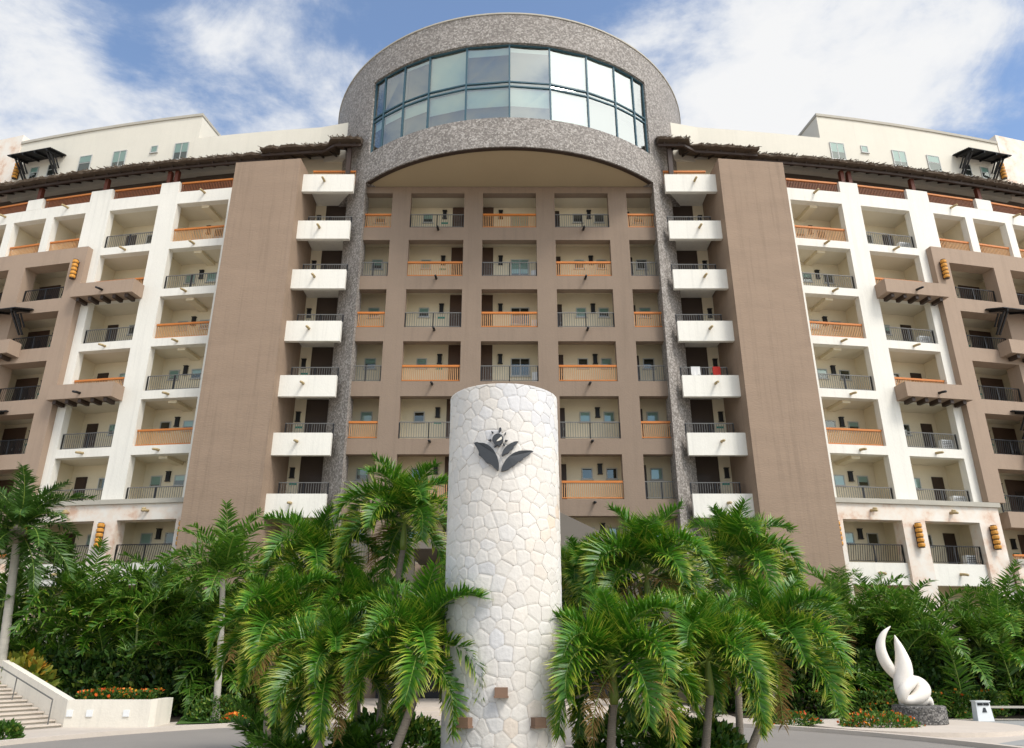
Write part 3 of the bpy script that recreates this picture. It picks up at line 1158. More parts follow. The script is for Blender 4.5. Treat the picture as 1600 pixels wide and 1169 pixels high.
    for s0, s1 in ((17.2, 20.5), (21.8, 25.0)):
        railing('lean', s1 - s0 - 0.04, *put((s0 + s1) / 2, 0.0, 6.6))
        spout(*put((s0 + s1) / 2, 0.12, 6.05), 'tan')
        spout(*put((s0 + s1) / 2, 0.3, 9.2), 'tan')
    for s in (16.72, 21.2, 25.6):
        wall_lantern(W(s, 0.5, 7.35, sg), sg * theta(s))
    wall_lantern(W(26.2, 0.62, 23.35, sg), sg * theta(26.2))
    wall_lantern(W(28.2, 0.92, 4.7, sg), sg * theta(28.2))
    wall_lantern(W(35.0, -1.4, 33.3, sg), sg * theta(35.0))

    # upper set-back storeys
    w = MB()
    for s0, s1 in ((9.6, 12.5), (12.5, 15.5), (15.5, 18.5), (18.5, 21.1)):
        wbox(w, s0, s1, -2.0, -1.6, 31.8, 34.62, sg)
    part('parapet_wall', w, M['offwhite'], hotel)
    w = MB()
    for s0, s1 in ((21.1, 24), (24, 27), (27, 30), (30, 33), (33, 35.4)):
        wbox(w, s0, s1, -8, -1.6, 31.8, 36.4, sg)
    part('penthouse_wall', w, M['offwhite'], hotel)
    w = MB()
    for s0, s1 in ((21.05, 24), (24, 27), (27, 30), (30, 33), (33, 35.4)):
        wbox(w, s0, s1, -8.05, -1.52, 36.402, 36.6, sg)
    part('coping', w, M['stone_cap'], hotel)
    for s, ww, hh, z, bl in ((22.22, 1.05, 1.36, 32.98, 0.55), (24.25, 0.52, 0.56, 33.8, 1.0), (26.83, 1.05, 1.3, 33.03, 0.7), (29.5, 1.0, 1.3, 33.05, 0.4),
                             (32.15, 0.65, 1.0, 33.1, 0), (33.6, 0.7, 1.0, 33.1, 0.5)):
        window(ww, hh, bl, *put(s, -1.6, z))

    # thatched eaves, with their posts
    def thatch(s0, s1, nf, nb, zf, zb, seed):
        rt = random.Random(seed)
        m = MB()
        nseg = int((s1 - s0) / 0.22)
        rows = []
        for i in range(nseg + 1):
            s = s0 + (s1 - s0) * i / nseg
            e = rt.uniform(-0.09, 0.09)
            d = 0.08 * mnoise.noise(Vector((s * 0.9, seed, 0)))
            prof = [(nb, zb), (nf - 0.7, zf + (zb - zf) * 0.35 + 0.08), (nf + e, zf + 0.1 + d + e * 0.4), (nf + e * 0.6, zf - 0.05 + d), (nf - 0.5, zf - 0.05), (nb, zb - 0.35)]
            rows.append([m.vert(W(s, a_, z_ + rt.uniform(-0.02, 0.02), sg)) for a_, z_ in prof])
        for a, b in zip(rows, rows[1:]):
            for q in range(6):
                i4 = (a[q], b[q], b[(q + 1) % 6], a[(q + 1) % 6])
                m.face(i4 if sg < 0 else i4[::-1])
        m.face(rows[0])
        m.face(rows[-1][::-1])
        o = part('thatched_eave', m, M['thatch'], hotel)
        st = MB()
        for i in range(int((s1 - s0) * 34)):
            s = rt.uniform(s0, s1)
            n_ = nf - rt.uniform(0, 0.8)
            zs = zf + (nf - n_) * (zb - zf) / (nf - nb) + rt.uniform(0.05, 0.15)
            ln = rt.uniform(0.2, 0.5)
            wv = rt.uniform(0.02, 0.05)
            p = W(s, n_, zs, sg)
            q = W(s + rt.uniform(-0.15, 0.15), n_ + ln * 0.8, zs - ln * rt.uniform(0.1, 0.75) - 0.02, sg)
            st.bar(p, q, wv, 0.02)
        x = link('straw', st.mesh('straw', M['straw']), o)
        x['kind'] = 'stuff'
        x.location = (0, 0, 0)
        und = MB()
        for i in range(int((s1 - s0) / 0.9)):
            s = s0 + 0.4 + i * 0.9
            und.bar(W(s, nf - 0.25, zf - 0.16, sg), W(s, nb, zb - 0.45, sg), 0.08, 0.1)
        steps = 8
        for i in range(steps):
            sa, sb_ = s0 + (s1 - s0) * i / steps, s0 + (s1 - s0) * (i + 1) / steps
            und.bar(W(sa, nf - 0.35, zf - 0.26, sg), W(sb_, nf - 0.35, zf - 0.26, sg), 0.12, 0.16)
        part('eave_beam', und, M['dark'], hotel)

    thatch(9.0, 15.3, 0.75, -1.55, 31.35, 32.6, 5 + sg)
    thatch(14.6, 40.0, 0.45, -1.55, 31.2, 32.55, 9 + sg)
    for s in (21.1, 21.6, 26.0, 30.9, 35.8):
        m = MB()
        wbox(m, s - 0.12, s + 0.12, -0.36, -0.1, 29.98, 30.95, sg)
        part('eave_post', m, M['redwood'], hotel)
    m = MB()
    wbox(m, 9.6, 9.85, 0.0, 0.25, 28.9, 31.1, sg)
    part('eave_post', m, M['dark'], hotel)
    m = MB()
    m.bar(W(34.2, 0.0, 29.6, sg), W(34.2, 0.35, 30.9, sg), 0.1)
    m.bar(W(34.9, 0.0, 29.6, sg), W(34.9, 0.35, 30.9, sg), 0.1)
    part('brace', m, M['dark'], hotel)

    # dark timber awnings
    def awning(s0, s1, n0_, depth, z, drop):
        m = MB()
        for i in range(9):
            n_ = n0_ + depth * (i + 0.5) / 9
            zc = z + drop * (1 - (i + 0.5) / 9)
            m.bar(W(s0, n_, zc, sg), W(s1, n_, zc, sg), 0.17, 0.05)
        o = part('timber_awning', m, M['black'], hotel)
        nb_ = 3
        for i in range(nb_ + 1):
            s = s0 + 0.3 + (s1 - s0 - 0.6) * i / nb_
            q = MB()
            q.bar(W(s, n0_, z + drop - 0.1, sg), W(s, n0_ + depth, z - 0.1, sg), 0.09, 0.14)
            link('rafter', q.mesh('rafter', M['black']), o)
        for s in (s0 + 0.35, s0 + 0.55, s1 - 0.55, s1 - 0.35):
            q = MB()
            q.bar(W(s, n0_ + 0.02, z - 1.2, sg), W(s, n0_ + depth * 0.75, z - 0.05, sg), 0.09, 0.09)
            q.bar(W(s, n0_ + 0.02, z - 0.7, sg), W(s, n0_ + depth * 0.4, z - 0.0, sg), 0.07, 0.07)
            link('bracket', q.mesh('bracket', M['black']), o)

    awning(31.2, 34.7, -1.58, 1.3, 34.35, 0.35)
    for k in (2, 4):
        awning(28.5, 33.3, 0.44, 1.2, FZ(k) + 1.95, 0.45)

# entrance canopy behind the stone pillar
cn = MB()
ap = cn.vert((1.0, 33.8, 8.9))
ap2 = cn.vert((1.0, 37.5, 8.9))
e = [cn.vert(p) for p in ((-4.4, 31.2, 6.3), (5.2, 31.2, 6.3), (5.2, 37.5, 6.3), (-4.4, 37.5, 6.3))]
for q in ((e[0], e[1], ap), (e[1], e[2], ap2, ap), (e[3], e[0], ap, ap2), (e[3], e[2], e[1], e[0])):
    cn.face(q)
for x in (-4.2, 5.0):
    cn.box(x - 0.25, x + 0.25, 31.35, 31.85, 0, 6.29)
part('entrance_canopy', cn, M['canvas'], hotel)
for x0, x1, zb_, zt_ in ((-6.85, -2.3, 3.2, 5.5), (-2.2, 2.2, 3.2, 5.5), (2.3, 6.85, 3.2, 5.5)):
    lo = MB()
    lo.box(x0, x1, 37.3, 37.58, zb_, zt_)
    part('lobby_dark_panel', lo, M['black'], hotel)  # black panel put in for the darkness of the lobby
for x0, x1 in ((-6.2, -0.2), (0.2, 6.2)):
    lo = MB()
    lo.box(x0, x1, 37.3, 37.58, 0.3, 3.1)
    part('entrance_dark_panel', lo, M['black'], hotel)  # black panel that paints the entrance recess dark
stp = MB()
stp.box(-7, 7, 31.0, 37.5, 0.009, 0.15)
part('entrance_step', stp, M['kerb'], hotel)
stp = MB()
stp.box(-7, 7, 31.5, 37.2, 0.152, 0.3)
part('entrance_step', stp, M['kerb'], hotel)

# ------------------------------------------------------------------ stone pillar
PX, PY, PR, PH = -0.11, 14.0, 1.05, 6.95
pillar = thing('stone_pillar', 'tall round pillar clad in pale irregular stones with a dark metal plant emblem', 'pillar', (PX, PY, 0))


def cyl(u, z, r):
    """u: metres round the pillar from the side that faces the road"""
    a = u / PR
    return (r * sin(a), -r * cos(a), z)


core = MB()
core.lathe([(PR - 0.003, 0), (PR - 0.003, PH)], 96)
link('core', core.mesh('core', M['mortar'], False), pillar)
rs = random.Random(21)
CIRC = 2 * pi * PR
sp_ = 0.24
cols = 27
rowh = sp_ * 0.9
seeds = []
nrow = int(PH / rowh) + 2
for r_ in range(-1, nrow + 1):
    for c_ in range(cols):
        u = (c_ + 0.5 * (r_ % 2)) * CIRC / cols + rs.uniform(-0.078, 0.078)
        z = r_ * rowh + 0.1 + rs.uniform(-0.07, 0.07)
        seeds.append((u, z))
allseeds = [(u + d * CIRC, z) for d in (-1, 0, 1) for u, z in seeds]


def clip(poly, px, pz, nx, nz):
    outp = []
    for i in range(len(poly)):
        a, b = poly[i], poly[(i + 1) % len(poly)]
        da = (a[0] - px) * nx + (a[1] - pz) * nz
        db = (b[0] - px) * nx + (b[1] - pz) * nz
        if da <= 0:
            outp.append(a)
        if (da < 0 < db) or (db < 0 < da):
            t_ = da / (da - db)
            outp.append((a[0] + (b[0] - a[0]) * t_, a[1] + (b[1] - a[1]) * t_))
    return outp


def chaikin(poly, k=0.2):
    o_ = []
    for i in range(len(poly)):
        a, b = poly[i], poly[(i + 1) % len(poly)]
        o_.append((a[0] * (1 - k) + b[0] * k, a[1] * (1 - k) + b[1] * k))
        o_.append((a[0] * k + b[0] * (1 - k), a[1] * k + b[1] * (1 - k)))
    return o_


stones = []
for (u, z) in seeds:
    near = sorted(((u - a) ** 2 + (z - b) ** 2, a, b) for a, b in allseeds if abs(u - a) < 1.0 and abs(z - b) < 1.0)[1:16]
    poly = [(u - 1, 0.0), (u + 1, 0.0), (u + 1, PH), (u - 1, PH)]
    poly = clip(poly, u - 1, z - 1, 0, -1)
    for d2, a, b in near:
        dl = sqrt(d2)
        nx, nz = (a - u) / dl, (b - z) / dl
        poly = clip(poly, u + nx * (dl / 2 - 0.0022), z + nz * (dl / 2 - 0.0022), nx, nz)
        if len(poly) < 3:
            break
    if len(poly) < 3:
        continue
    cu, cz = sum(p[0] for p in poly) / len(poly), sum(p[1] for p in poly) / len(poly)
    w_ = max(p[0] for p in poly) - min(p[0] for p in poly)
    h_ = max(p[1] for p in poly) - min(p[1] for p in poly)
    if w_ < 0.05 or h_ < 0.05:
        continue
    poly = chaikin(poly, 0.1)
    stones.append((cu, cz, poly))


def stone_into(m, cu, cz, poly):
    pr = rs.uniform(0.001, 0.009)
    big = mnoise.noise(Vector((cu * 0.55, cz * 0.5, 3.1)))
    hue = min(1, max(0, 0.43 + 0.62 * big + rs.uniform(-0.22, 0.22) + (0.2 if rs.random() < 0.06 else 0)))
    tnt = (hue, rs.random())
    rings = []
    for ins, rr in ((0.0, PR - 0.02), (0.0, PR + pr - 0.0015), (0.03, PR + pr - 0.001), (0.28, PR + pr + 0.003)):
        rings.append([m.vert(cyl(p[0] + (cu - p[0]) * ins, p[1] + (cz - p[1]) * ins, rr), tnt) for p in poly])
    n_ = len(poly)
    for a, b in zip(rings, rings[1:]):
        for k in range(n_):
            m.face((a[k], a[(k + 1) % n_], b[(k + 1) % n_], b[k]))
    c = m.vert(cyl(cu, cz, PR + pr + 0.003), tnt)
    for k in range(n_):
        m.face((rings[-1][k], rings[-1][(k + 1) % n_], c))


def front(u):
    u = (u + CIRC / 2) % CIRC - CIRC / 2
    return abs(u)


stones.sort(key=lambda t_: front(t_[0]) + (0.6 if t_[1] < 0.9 else 0))
for cu, cz, poly in stones[:295]:
    m = MB()
    stone_into(m, cu, cz, poly)
    link('stone', m.mesh('stone', M['pillar_stone'], False, True), pillar)
m = MB()
for cu, cz, poly in stones[295:]:
    stone_into(m, cu, cz, poly)
x = link('stone_cladding', m.mesh('stone_cladding', M['pillar_stone'], False, True), pillar)
x['kind'] = 'stuff'


def plate_on_pillar(m, poly, r0=PR + 0.02, r1=PR + 0.075):
    n_ = len(poly)
    a = [m.vert(cyl(u, z, r0)) for u, z in poly]
    b = [m.vert(cyl(u, z, r1)) for u, z in poly]
    m.face(b)
    for k in range(n_):
        m.face((a[k], a[(k + 1) % n_], b[(k + 1) % n_], b[k]))


def em(x, y):
    """emblem drawing units to metres on the pillar (x from its middle, y up from the leaf foot)"""
    return (x / 95.0 - 0.04, 5.27 + y / 90.0)


def smooth_poly(pts, it=2):
    for _ in range(it):
        pts = chaikin(pts, 0.25)
    return pts


LEAF_L = [(-4, 0), (-12, 8), (-19, 14), (-24, 15), (-27, 19), (-31, 24), (-37, 28), (-36, 34), (-42, 44), (-46, 50), (-40, 51), (-36, 49), (-28, 48), (-20, 44), (-12, 36), (-6, 25), (-3, 12)]
LEAF_R = [(0, 0), (2, 8), (7, 18), (13, 25), (21, 31), (31, 35), (41, 36), (50, 37), (55, 36), (49, 32), (43, 26), (37, 23), (34, 18), (28, 17), (24, 11), (18, 8), (12, 3), (5, 1)]
LEAF_M = [(1, 24), (3, 34), (8, 41), (15, 46), (23, 50), (29, 50), (25, 45), (21, 42), (20, 37), (15, 35), (12, 30), (6, 28)]
emb = MB()
for pl in (LEAF_L, LEAF_R, LEAF_M):
    q = MB()
    plate_on_pillar(q, [em(*p) for p in chaikin(pl, 0.2)])
    link('emblem_leaf', q.mesh('emblem_leaf', M['emblem']), pillar)
q = MB()
plate_on_pillar(q, [em(-5 + 9 * cos(2 * pi * k / 20), 53 + 9.5 * sin(2 * pi * k / 20)) for k in range(20)])
em_o = link('emblem_flower', q.mesh('emblem_flower', M['emblem']), pillar)
petals = [[(-4, 64), (1, 69), (0, 73), (-3, 72)], [(-15, 63), (-16, 68), (-12, 65)], [(5, 62), (9, 66), (7, 60)],
          [(-22, 52), (-16, 54), (-17, 50)], [(6, 52), (12, 51), (7, 49)], [(-12, 39), (-5, 44), (-9, 46)], [(3, 44), (7, 42), (4, 47)], [(-5, 44), (-3, 40), (-1, 44)]]
q = MB()
for pl in petals:
    plate_on_pillar(q, [em(*p) for p in chaikin(pl, 0.2)])
link('petal', q.mesh('petal', M['emblem']), em_o)
q = MB()
plate_on_pillar(q, [em(*p) for p in chaikin([(-8, 49), (1, 58), (2, 53), (-3, 50)], 0.2)], PR + 0.076, PR + 0.084)
link('flower_notch', q.mesh('flower_notch', M['garden']), em_o)
for u, z in ((-0.02, 1.62), (-0.6, 1.17), (0.57, 1.17)):
    q = MB()
    a = u / PR
    q.box(-0.105, 0.105, -0.13, 0.0, 0, 0.125)
    q.box(-0.118, 0.118, -0.14, 0.0, -0.028, -0.001)
    link('up_light', q.mesh('up_light', M['uplight']), pillar, ((PR + 0.0) * sin(a), -(PR + 0.0) * cos(a), z), (0, 0, a))

# ------------------------------------------------------------------ leafy masses
def leafy(n, shape, size, r, asp=2.0):
    m = MB()
    for _ in range(n):
        p, nrm = shape(r)
        d = Vector((r.uniform(-1, 1), r.uniform(-1, 1), r.uniform(-0.3, 1))) + Vector(nrm) * 0.8
        d = d.normalized()
        s = d.cross(Vector((r.uniform(-1, 1), r.uniform(-1, 1), r.uniform(-1, 1)))).normalized()
        l = size * r.uniform(0.6, 1.2)
        w = l / asp / 2
        p = Vector(p)
        t = (r.random() ** 1.6, r.random())
        i = [m.vert(p, t), m.vert(p + d * l * 0.5 + s * w, t), m.vert(p + d * l, t), m.vert(p + d * l * 0.5 - s * w, t)]
        m.face(i)
    return m


def box_shell(x0, x1, y0, y1, z0, z1):
    def f(r):
        x, y, z = r.uniform(x0, x1), r.uniform(y0, y1), r.uniform(z0, z1)
        k = r.random()
        if k < 0.5:
            z = z1 - abs(r.gauss(0, 0.06))
        elif k < 0.85:
            y = y0 + abs(r.gauss(0, 0.08))
        b = 0.07 * mnoise.noise(Vector((x * 1.7, y * 1.7, 0)))
        return (x, y, z + b), ((x - (x0 + x1) / 2) / (x1 - x0), -0.5, 0.5)
    return f


def blob(cx, cy, cz, rx, ry, rz):
    def f(r):
        v = Vector((r.gauss(0, 1), r.gauss(0, 1), abs(r.gauss(0, 1)))).normalized()
        k = r.uniform(0.75, 1.0) * (1 + 0.18 * mnoise.noise(v * 2.5 + Vector((cx, cy, 0))))
        return (cx + v.x * rx * k, cy + v.y * ry * k, cz + v.z * rz * k), v
    return f


def hedge(name, label, cat, shape, n, size, seed, flowers=0, mat='leaf_bush', group=None):
    r = random.Random(seed)
    o = thing(name, label, cat, (0, 0, 0), 0, group, leafy(n, shape, size, r).mesh(name, M[mat], False, True))
    if flowers:
        m = leafy(flowers, lambda q: (lambda p_: ((p_[0][0], p_[0][1], p_[0][2] + 0.05), p_[1]))(shape(q)), size * 0.85, r, 1.1)
        link('blossom', m.mesh('blossom', M['petal'], False, True), o)
    return o


LATE = []

# ------------------------------------------------------------------ palms
def frond_mesh(name, seed, length, e0, e1, n_leaf, leaf_len, leaf_w, mat, droop=0.9, vee=0.35, bleach=0.3, curl=0.0):
    """a feather frond in its own x-z plane: rib first, then two combs of leaflets"""
    r = random.Random(seed)
    m = MB()
    steps = 12
    pts = [Vector((0, 0, 0))]
    for i in range(steps):
        t = (i + 0.5) / steps
        ang = radians(e0 + (e1 - e0) * (t ** 1.15))
        d = Vector((cos(ang), 0, sin(ang))) * length / steps
        pts.append(pts[-1] + d + Vector((0, curl * t * length / steps, 0)))
    rad = [0.02 * (1 - 0.8 * i / steps) * length / 1.8 for i in range(steps + 1)]
    m.tube(pts, rad, 4, True, (0.55, 0.6), 1)
    down = Vector((0, 0, -1))
    for i in range(n_leaf):
        t = 0.13 + 0.87 * (i + r.random() * 0.7) / n_leaf
        f = min(t * steps, steps - 0.001)
        k = int(f)
        p = pts[k].lerp(pts[k + 1], f - k)
        T = (pts[k + 1] - pts[k]).normalized()
        S0 = Vector((0, 1, 0))
        U = S0.cross(T) * -1
        if U.z < 0 and abs(T.z) < 0.7:
            U = -U
        prof = sin(pi * min(1.0, 0.22 + 0.78 * t) ** 0.9) ** 0.6 if t < 0.97 else 0.45
        prof = max(0.38, prof)
        for sd in (-1, 1):
            ll = leaf_len * prof * r.uniform(0.8, 1.1)
            d = (T * (0.4 + 0.5 * t) * r.uniform(0.6, 1.3) + S0 * sd * r.uniform(0.6, 1.0) + U * r.uniform(-0.25, vee * 2.0)).normalized()
            wv = (T - d * T.dot(d))
            wv = wv.normalized() if wv.length > 0.05 else U
            q = Vector(p)
            rnd = r.random()
            bl = bleach * (0.5 + r.random())
            prev = None
            segs = 3
            for j in range(segs + 1):
                tt = j / segs
                wd = leaf_w * (0.55, 1.0, 0.75, 0.06)[j] / 2
                tn = (min(1, max(0, 0.04 + 0.16 * tt + bl * tt ** 2.5 * 1.9 + 0.16 * rnd)), rnd)
                a = m.vert(q + wv * wd, tn)
                b = m.vert(q - wv * wd, tn)
                if prev:
                    m.face((prev[0], a, b, prev[1]))
                prev = (a, b)
                q = q + d * ll / segs
                d = (d + down * droop * r.uniform(0.35, 1.5) * (0.28 + 0.3 * tt)).normalized()
    return m.mesh(name, [mat, M['rachis']], False, True)


SPEC = [(86, 30), (80, -20), (70, -55), (60, -78), (48, -90), (32, -96), (12, -96), (-12, -94)]
PALM_FR = {(i, v): frond_mesh('frond', 100 + i * 7 + v, 1.75, a, b, 104, 0.56, 0.031, M['leaf_palm'], droop=(0.22 + 0.075 * i), bleach=0.12 + 0.055 * i, vee=0.62, curl=(-0.15, 0.15)[v])
           for i, (a, b) in enumerate(SPEC) for v in (0, 1)}


M['leaf_dead'] = attr_mat('dry_leaflet', [(0.0, (0.24, 0.15, 0.05)), (0.5, (0.33, 0.21, 0.07)), (1.0, (0.42, 0.3, 0.13))], 0.8, 0.2, 0.2, 0.4)
DEAD_FR = [frond_mesh('frond', 190 + i, 1.8, a, b, 44, 0.5, 0.024, M['leaf_dead'], droop=1.0, bleach=0.4) for i, (a, b) in enumerate([(5, -98), (-25, -95)])]


def curve_trunk(m, base, top, r0, r1, lean, rings=14, seg=10):
    base, top = Vector(base), Vector(top)
    pts, rad = [], []
    for i in range(rings * 2 + 1):
        t = i / (rings * 2)
        p = base.lerp(top, t) + Vector((lean[0], lean[1], 0)) * (t - t * t) * 4
        pts.append(p)
        rad.append((r0 + (r1 - r0) * t) * (1.0 + (0.05 if i % 2 else 0.0)) + (0.05 * max(0, 1 - t * 9)))
    m.tube(pts, rad, seg)


def palm(label, crown, base, scale=1.0, seed=0, lean=(0, 0), group='feather palms on the island around the stone pillar', nfr=19, flat=0.0):
    r = random.Random(seed)
    base = Vector(base)
    o = thing('palm_tree', label, 'palm tree', base, 0, group)
    top = Vector(crown) - base
    m = MB()
    sh = top - Vector((0, 0, 0.62 * scale))
    curve_trunk(m, (0, 0, 0), sh, 0.085, 0.062, lean)
    link('trunk', m.mesh('trunk', M['bark'], True), o)
    m = MB()
    m.tube([sh - Vector((0, 0, 0.02)), sh + Vector((0, 0, 0.12)), sh + Vector((0, 0, 0.4)), top + Vector((0, 0, 0.05))], [0.07, 0.085, 0.065, 0.03], 10)
    link('crown_shaft', m.mesh('crown_shaft', M['shaft'], True), o)
    a = r.uniform(0, 6.28)
    for i in range(nfr):
        lv = int(8 * (i + r.uniform(-0.3, 0.5)) / nfr)
        lv = min(7, max(0, lv))
        a += 2.399 + r.uniform(-0.3, 0.3)
        s = scale * r.uniform(0.92, 1.14) * (0.86 if lv == 0 else 1)
        link('frond', PALM_FR[(lv, r.randrange(2))], o, top + Vector((0, 0, -0.03 * i / nfr)), (r.uniform(-0.12, 0.12), r.uniform(-0.1, 0.1), a), s)
    for i in range(1 + seed % 2):
        f_ = link('frond', DEAD_FR[(seed + i) % 2], o, top + Vector((0, 0, -0.1)), (r.uniform(-0.2, 0.2), 0, r.uniform(0, 6.28)), scale * r.uniform(0.75, 0.95))
        f_['label'] = 'dry brown frond'
    return o


def at(px, py, D):
    p = radians(20.63)
    u, v = (px - 796) / 1158, (584.5 - py) / 1158
    d = Vector((u, cos(p) - v * sin(p), sin(p) + v * cos(p)))
    return Vector((0, 0, EYE)) + d * (D / d.y)


SX = lambda px, py, D: at(px, py, D)
PALMS = [
    ('tall palm just left of the stone pillar, its crown the highest left of the pillar', (632, 815), 17.2, (-2.75, 17.3), 1.02, 1),
    ('palm in front of the lowest white balcony left of the round tower', (487, 885), 18.0, (-4.4, 17.9), 1.0, 2),
    ('leftmost palm of the island, its fronds hanging low beside the white wall', (432, 985), 16.2, (-4.75, 16.4), 0.92, 3),
    ('low palm left of the pillar with yellow green crown shaft on a thin trunk', (515, 1040), 14.2, (-3.2, 14.2), 0.82, 4),
    ('broad palm touching the left side of the stone pillar, its trunk leaning', (655, 1018), 13.6, (-2.15, 13.4), 0.95, 5),
    ('broad tall palm just right of the stone pillar, highest crown of the right cluster', (1010, 895), 16.4, (2.7, 16.8), 1.1, 6),
    ('palm in front of the lower end of the right brown shaft', (1150, 880), 18.3, (5.0, 17.9), 1.02, 7),
    ('low palm touching the right side of the stone pillar, on a dark straight trunk', (957, 1040), 13.6, (1.72, 13.5), 0.95, 8),
    ('full palm in the middle of the right cluster with drooping yellow tipped fronds', (1105, 1030), 14.6, (3.35, 14.5), 0.95, 9),
    ('rightmost palm of the island, its fronds arching towards the white sculpture', (1205, 1015), 15.9, (4.3, 15.6), 1.02, 10),
    ('slim palm half hidden behind the right edge of the stone pillar', (905, 905), 18.0, (1.6, 18.4), 0.75, 11),
    ('low palm filling the gap between two taller ones at the left of the island', (560, 965), 17.0, (-3.4, 18.6), 0.8, 12),
]
for lab, (px, py), D, base, sc, sd in PALMS:
    c = at(px, py, D)
    lx = random.Random(sd).uniform(-0.12, 0.12)
    palm(lab, c, (base[0], base[1], 0.1), sc, sd * 13 + 1, (lx, 0))

# low fan-like undergrowth palms on the island
LOW_FR = [frond_mesh('frond', 300 + i, 1.25, a, b, 26, 0.42, 0.05, M['leaf_dark'], droop=0.3, bleach=0.05) for i, (a, b) in enumerate([(75, 25), (55, 0), (35, -20), (15, -40)])]
for lab, (x, y), s in (('dark low cycad at the left end of the island', (-5.1, 17.2), 1.0),
                       ('dark low cycad under the leaning palm left of the pillar', (-2.9, 16.0), 0.75),
                       ('dark low cycad between the trunks of the right palms', (2.9, 15.6), 0.8),
                       ('dark low cycad at the right end of the island beside the road', (3.9, 17.2), 0.8),
                       ('dark low cycad left of the thin straight palm trunk', (-4.0, 15.2), 0.75),):
    o = thing('cycad', lab, 'shrub', (x, y, 0.1), 0, 'low cycads on the island')
    r = random.Random(int(x * 100))
    m = MB()
    m.lathe([(0.12, -0.02), (0.14, 0.15), (0.07, 0.3)], 10)
    link('stem', m.mesh('stem', M['bark']), o)
    for i in range(22):
        link('frond', LOW_FR[i % 4], o, (0, 0, 0.25), (r.uniform(-0.1, 0.1), 0, i * 2.399), s * r.uniform(0.85, 1.15))

for lab, shp, sd in (('leafy dark shrub on the island left of the stone pillar foot', blob(-2.6, 17.8, 0.1, 1.3, 0.7, 0.95), 21),
                     ('leafy dark shrub on the island right of the stone pillar foot', blob(2.7, 17.9, 0.1, 1.3, 0.7, 0.95), 22),
                     ('leafy dark shrub behind the rightmost island palm trunk', blob(4.0, 17.0, 0.1, 0.9, 0.7, 0.8), 23)):
    LATE.append(('shrub', lab, 'shrub', shp, 1900, 0.2, sd, 0, 'leaf_bush', 'low shrubs on the island'))

# coconut palm on the far left
COCO = [frond_mesh('frond', 400 + i, 3.3, a, b, 80, 0.85, 0.06, M['leaf_coco'], droop=0.5, bleach=0.08) for i, (a, b) in enumerate([(80, 25), (60, -10), (38, -35), (18, -55), (-5, -65), (-30, -75)])]
c = at(28, 830, 29.0)
bx = at(18, 990, 29.0)
o = thing('coconut_palm', 'tall coconut palm with a ringed pale trunk at the far left', 'palm tree', (bx.x, bx.y, 0.03))
m = MB()
tp = Vector(c) - Vector(o.location)
curve_trunk(m, (0, 0, 0), tp, 0.17, 0.13, (0.05, 0), 24, 12)
link('trunk', m.mesh('trunk', M['bark_pale'], True), o)
m = MB()
m.tube([tp - Vector((0, 0, 0.5)), tp - Vector((0, 0, 0.1)), tp + Vector((0, 0, 0.25))], [0.2, 0.34, 0.1], 10)
link('crown_shaft', m.mesh('crown_shaft', M['bark'], True), o)
r = random.Random(44)
for i in range(30):
    link('frond', COCO[min(5, int(i / 5))], o, tp, (r.uniform(-0.1, 0.1), r.uniform(-0.1, 0.1), i * 2.399 + r.uniform(-0.2, 0.2)), r.uniform(0.72, 0.92))

# ------------------------------------------------------------------ areca palms along the building
ARECA = [frond_mesh('frond', 500 + i, 2.4, a, b, 34, 0.66, 0.06, M['leaf_dark'], droop=0.45 + 0.05 * i, bleach=0.12, vee=0.5)
         for i, (a, b) in enumerate([(85, 45), (75, 10), (65, -20), (52, -45), (38, -60), (22, -70)])]


ARECA_ODD = [frond_mesh('frond', 560 + i, 2.2, a, b, 30, 0.62, 0.055, M[mt], droop=0.7, bleach=0.3, vee=0.5)
             for i, (a, b, mt) in enumerate([(60, -30, 'leaf_palm'), (38, -60, 'leaf_palm'), (15, -80, 'leaf_dead'), (48, -50, 'leaf_palm')])]


def areca(label, x, y, h, seed, spread=1.0, group=None, n=44):
    r = random.Random(seed)
    o = thing('areca_palm', label, 'palm', (x, y, 0.03), 0, group)
    m = MB()
    stems = []
    for i in range(6):
        a = r.uniform(0, 6.28)
        d = r.uniform(0.1, 0.5) * spread
        hh = h * (0.3 + 0.42 * r.random())
        if i == 0:
            hh = h * 0.72
        b = Vector((cos(a) * d, sin(a) * d, 0))
        t = Vector((cos(a) * d * 2.4, sin(a) * d * 2.0, hh))
        m.tube([b, b.lerp(t, 0.5) + Vector((0, 0, 0.1)), t], [0.07, 0.055, 0.04], 6)
        stems.append(t)
    link('stem', m.mesh('stem', M['stem'], True), o)
    for i in range(n):
        t = stems[i % 6]
        base = Vector(t)
        if i >= 24:          # lower fronds along the stems, so that the clump reaches the ground
            base = Vector((t.x, t.y, t.z * r.uniform(0.12, 0.8)))
        me_ = ARECA[(i // 6 + r.randrange(2)) % 6]
        if r.random() < 0.17:
            me_ = ARECA_ODD[r.randrange(4)]
        link('frond', me_, o, base, (r.uniform(-0.15, 0.15), r.uniform(-0.15, 0.15), r.uniform(0, 6.28)), r.uniform(0.85, 1.2))
    return o


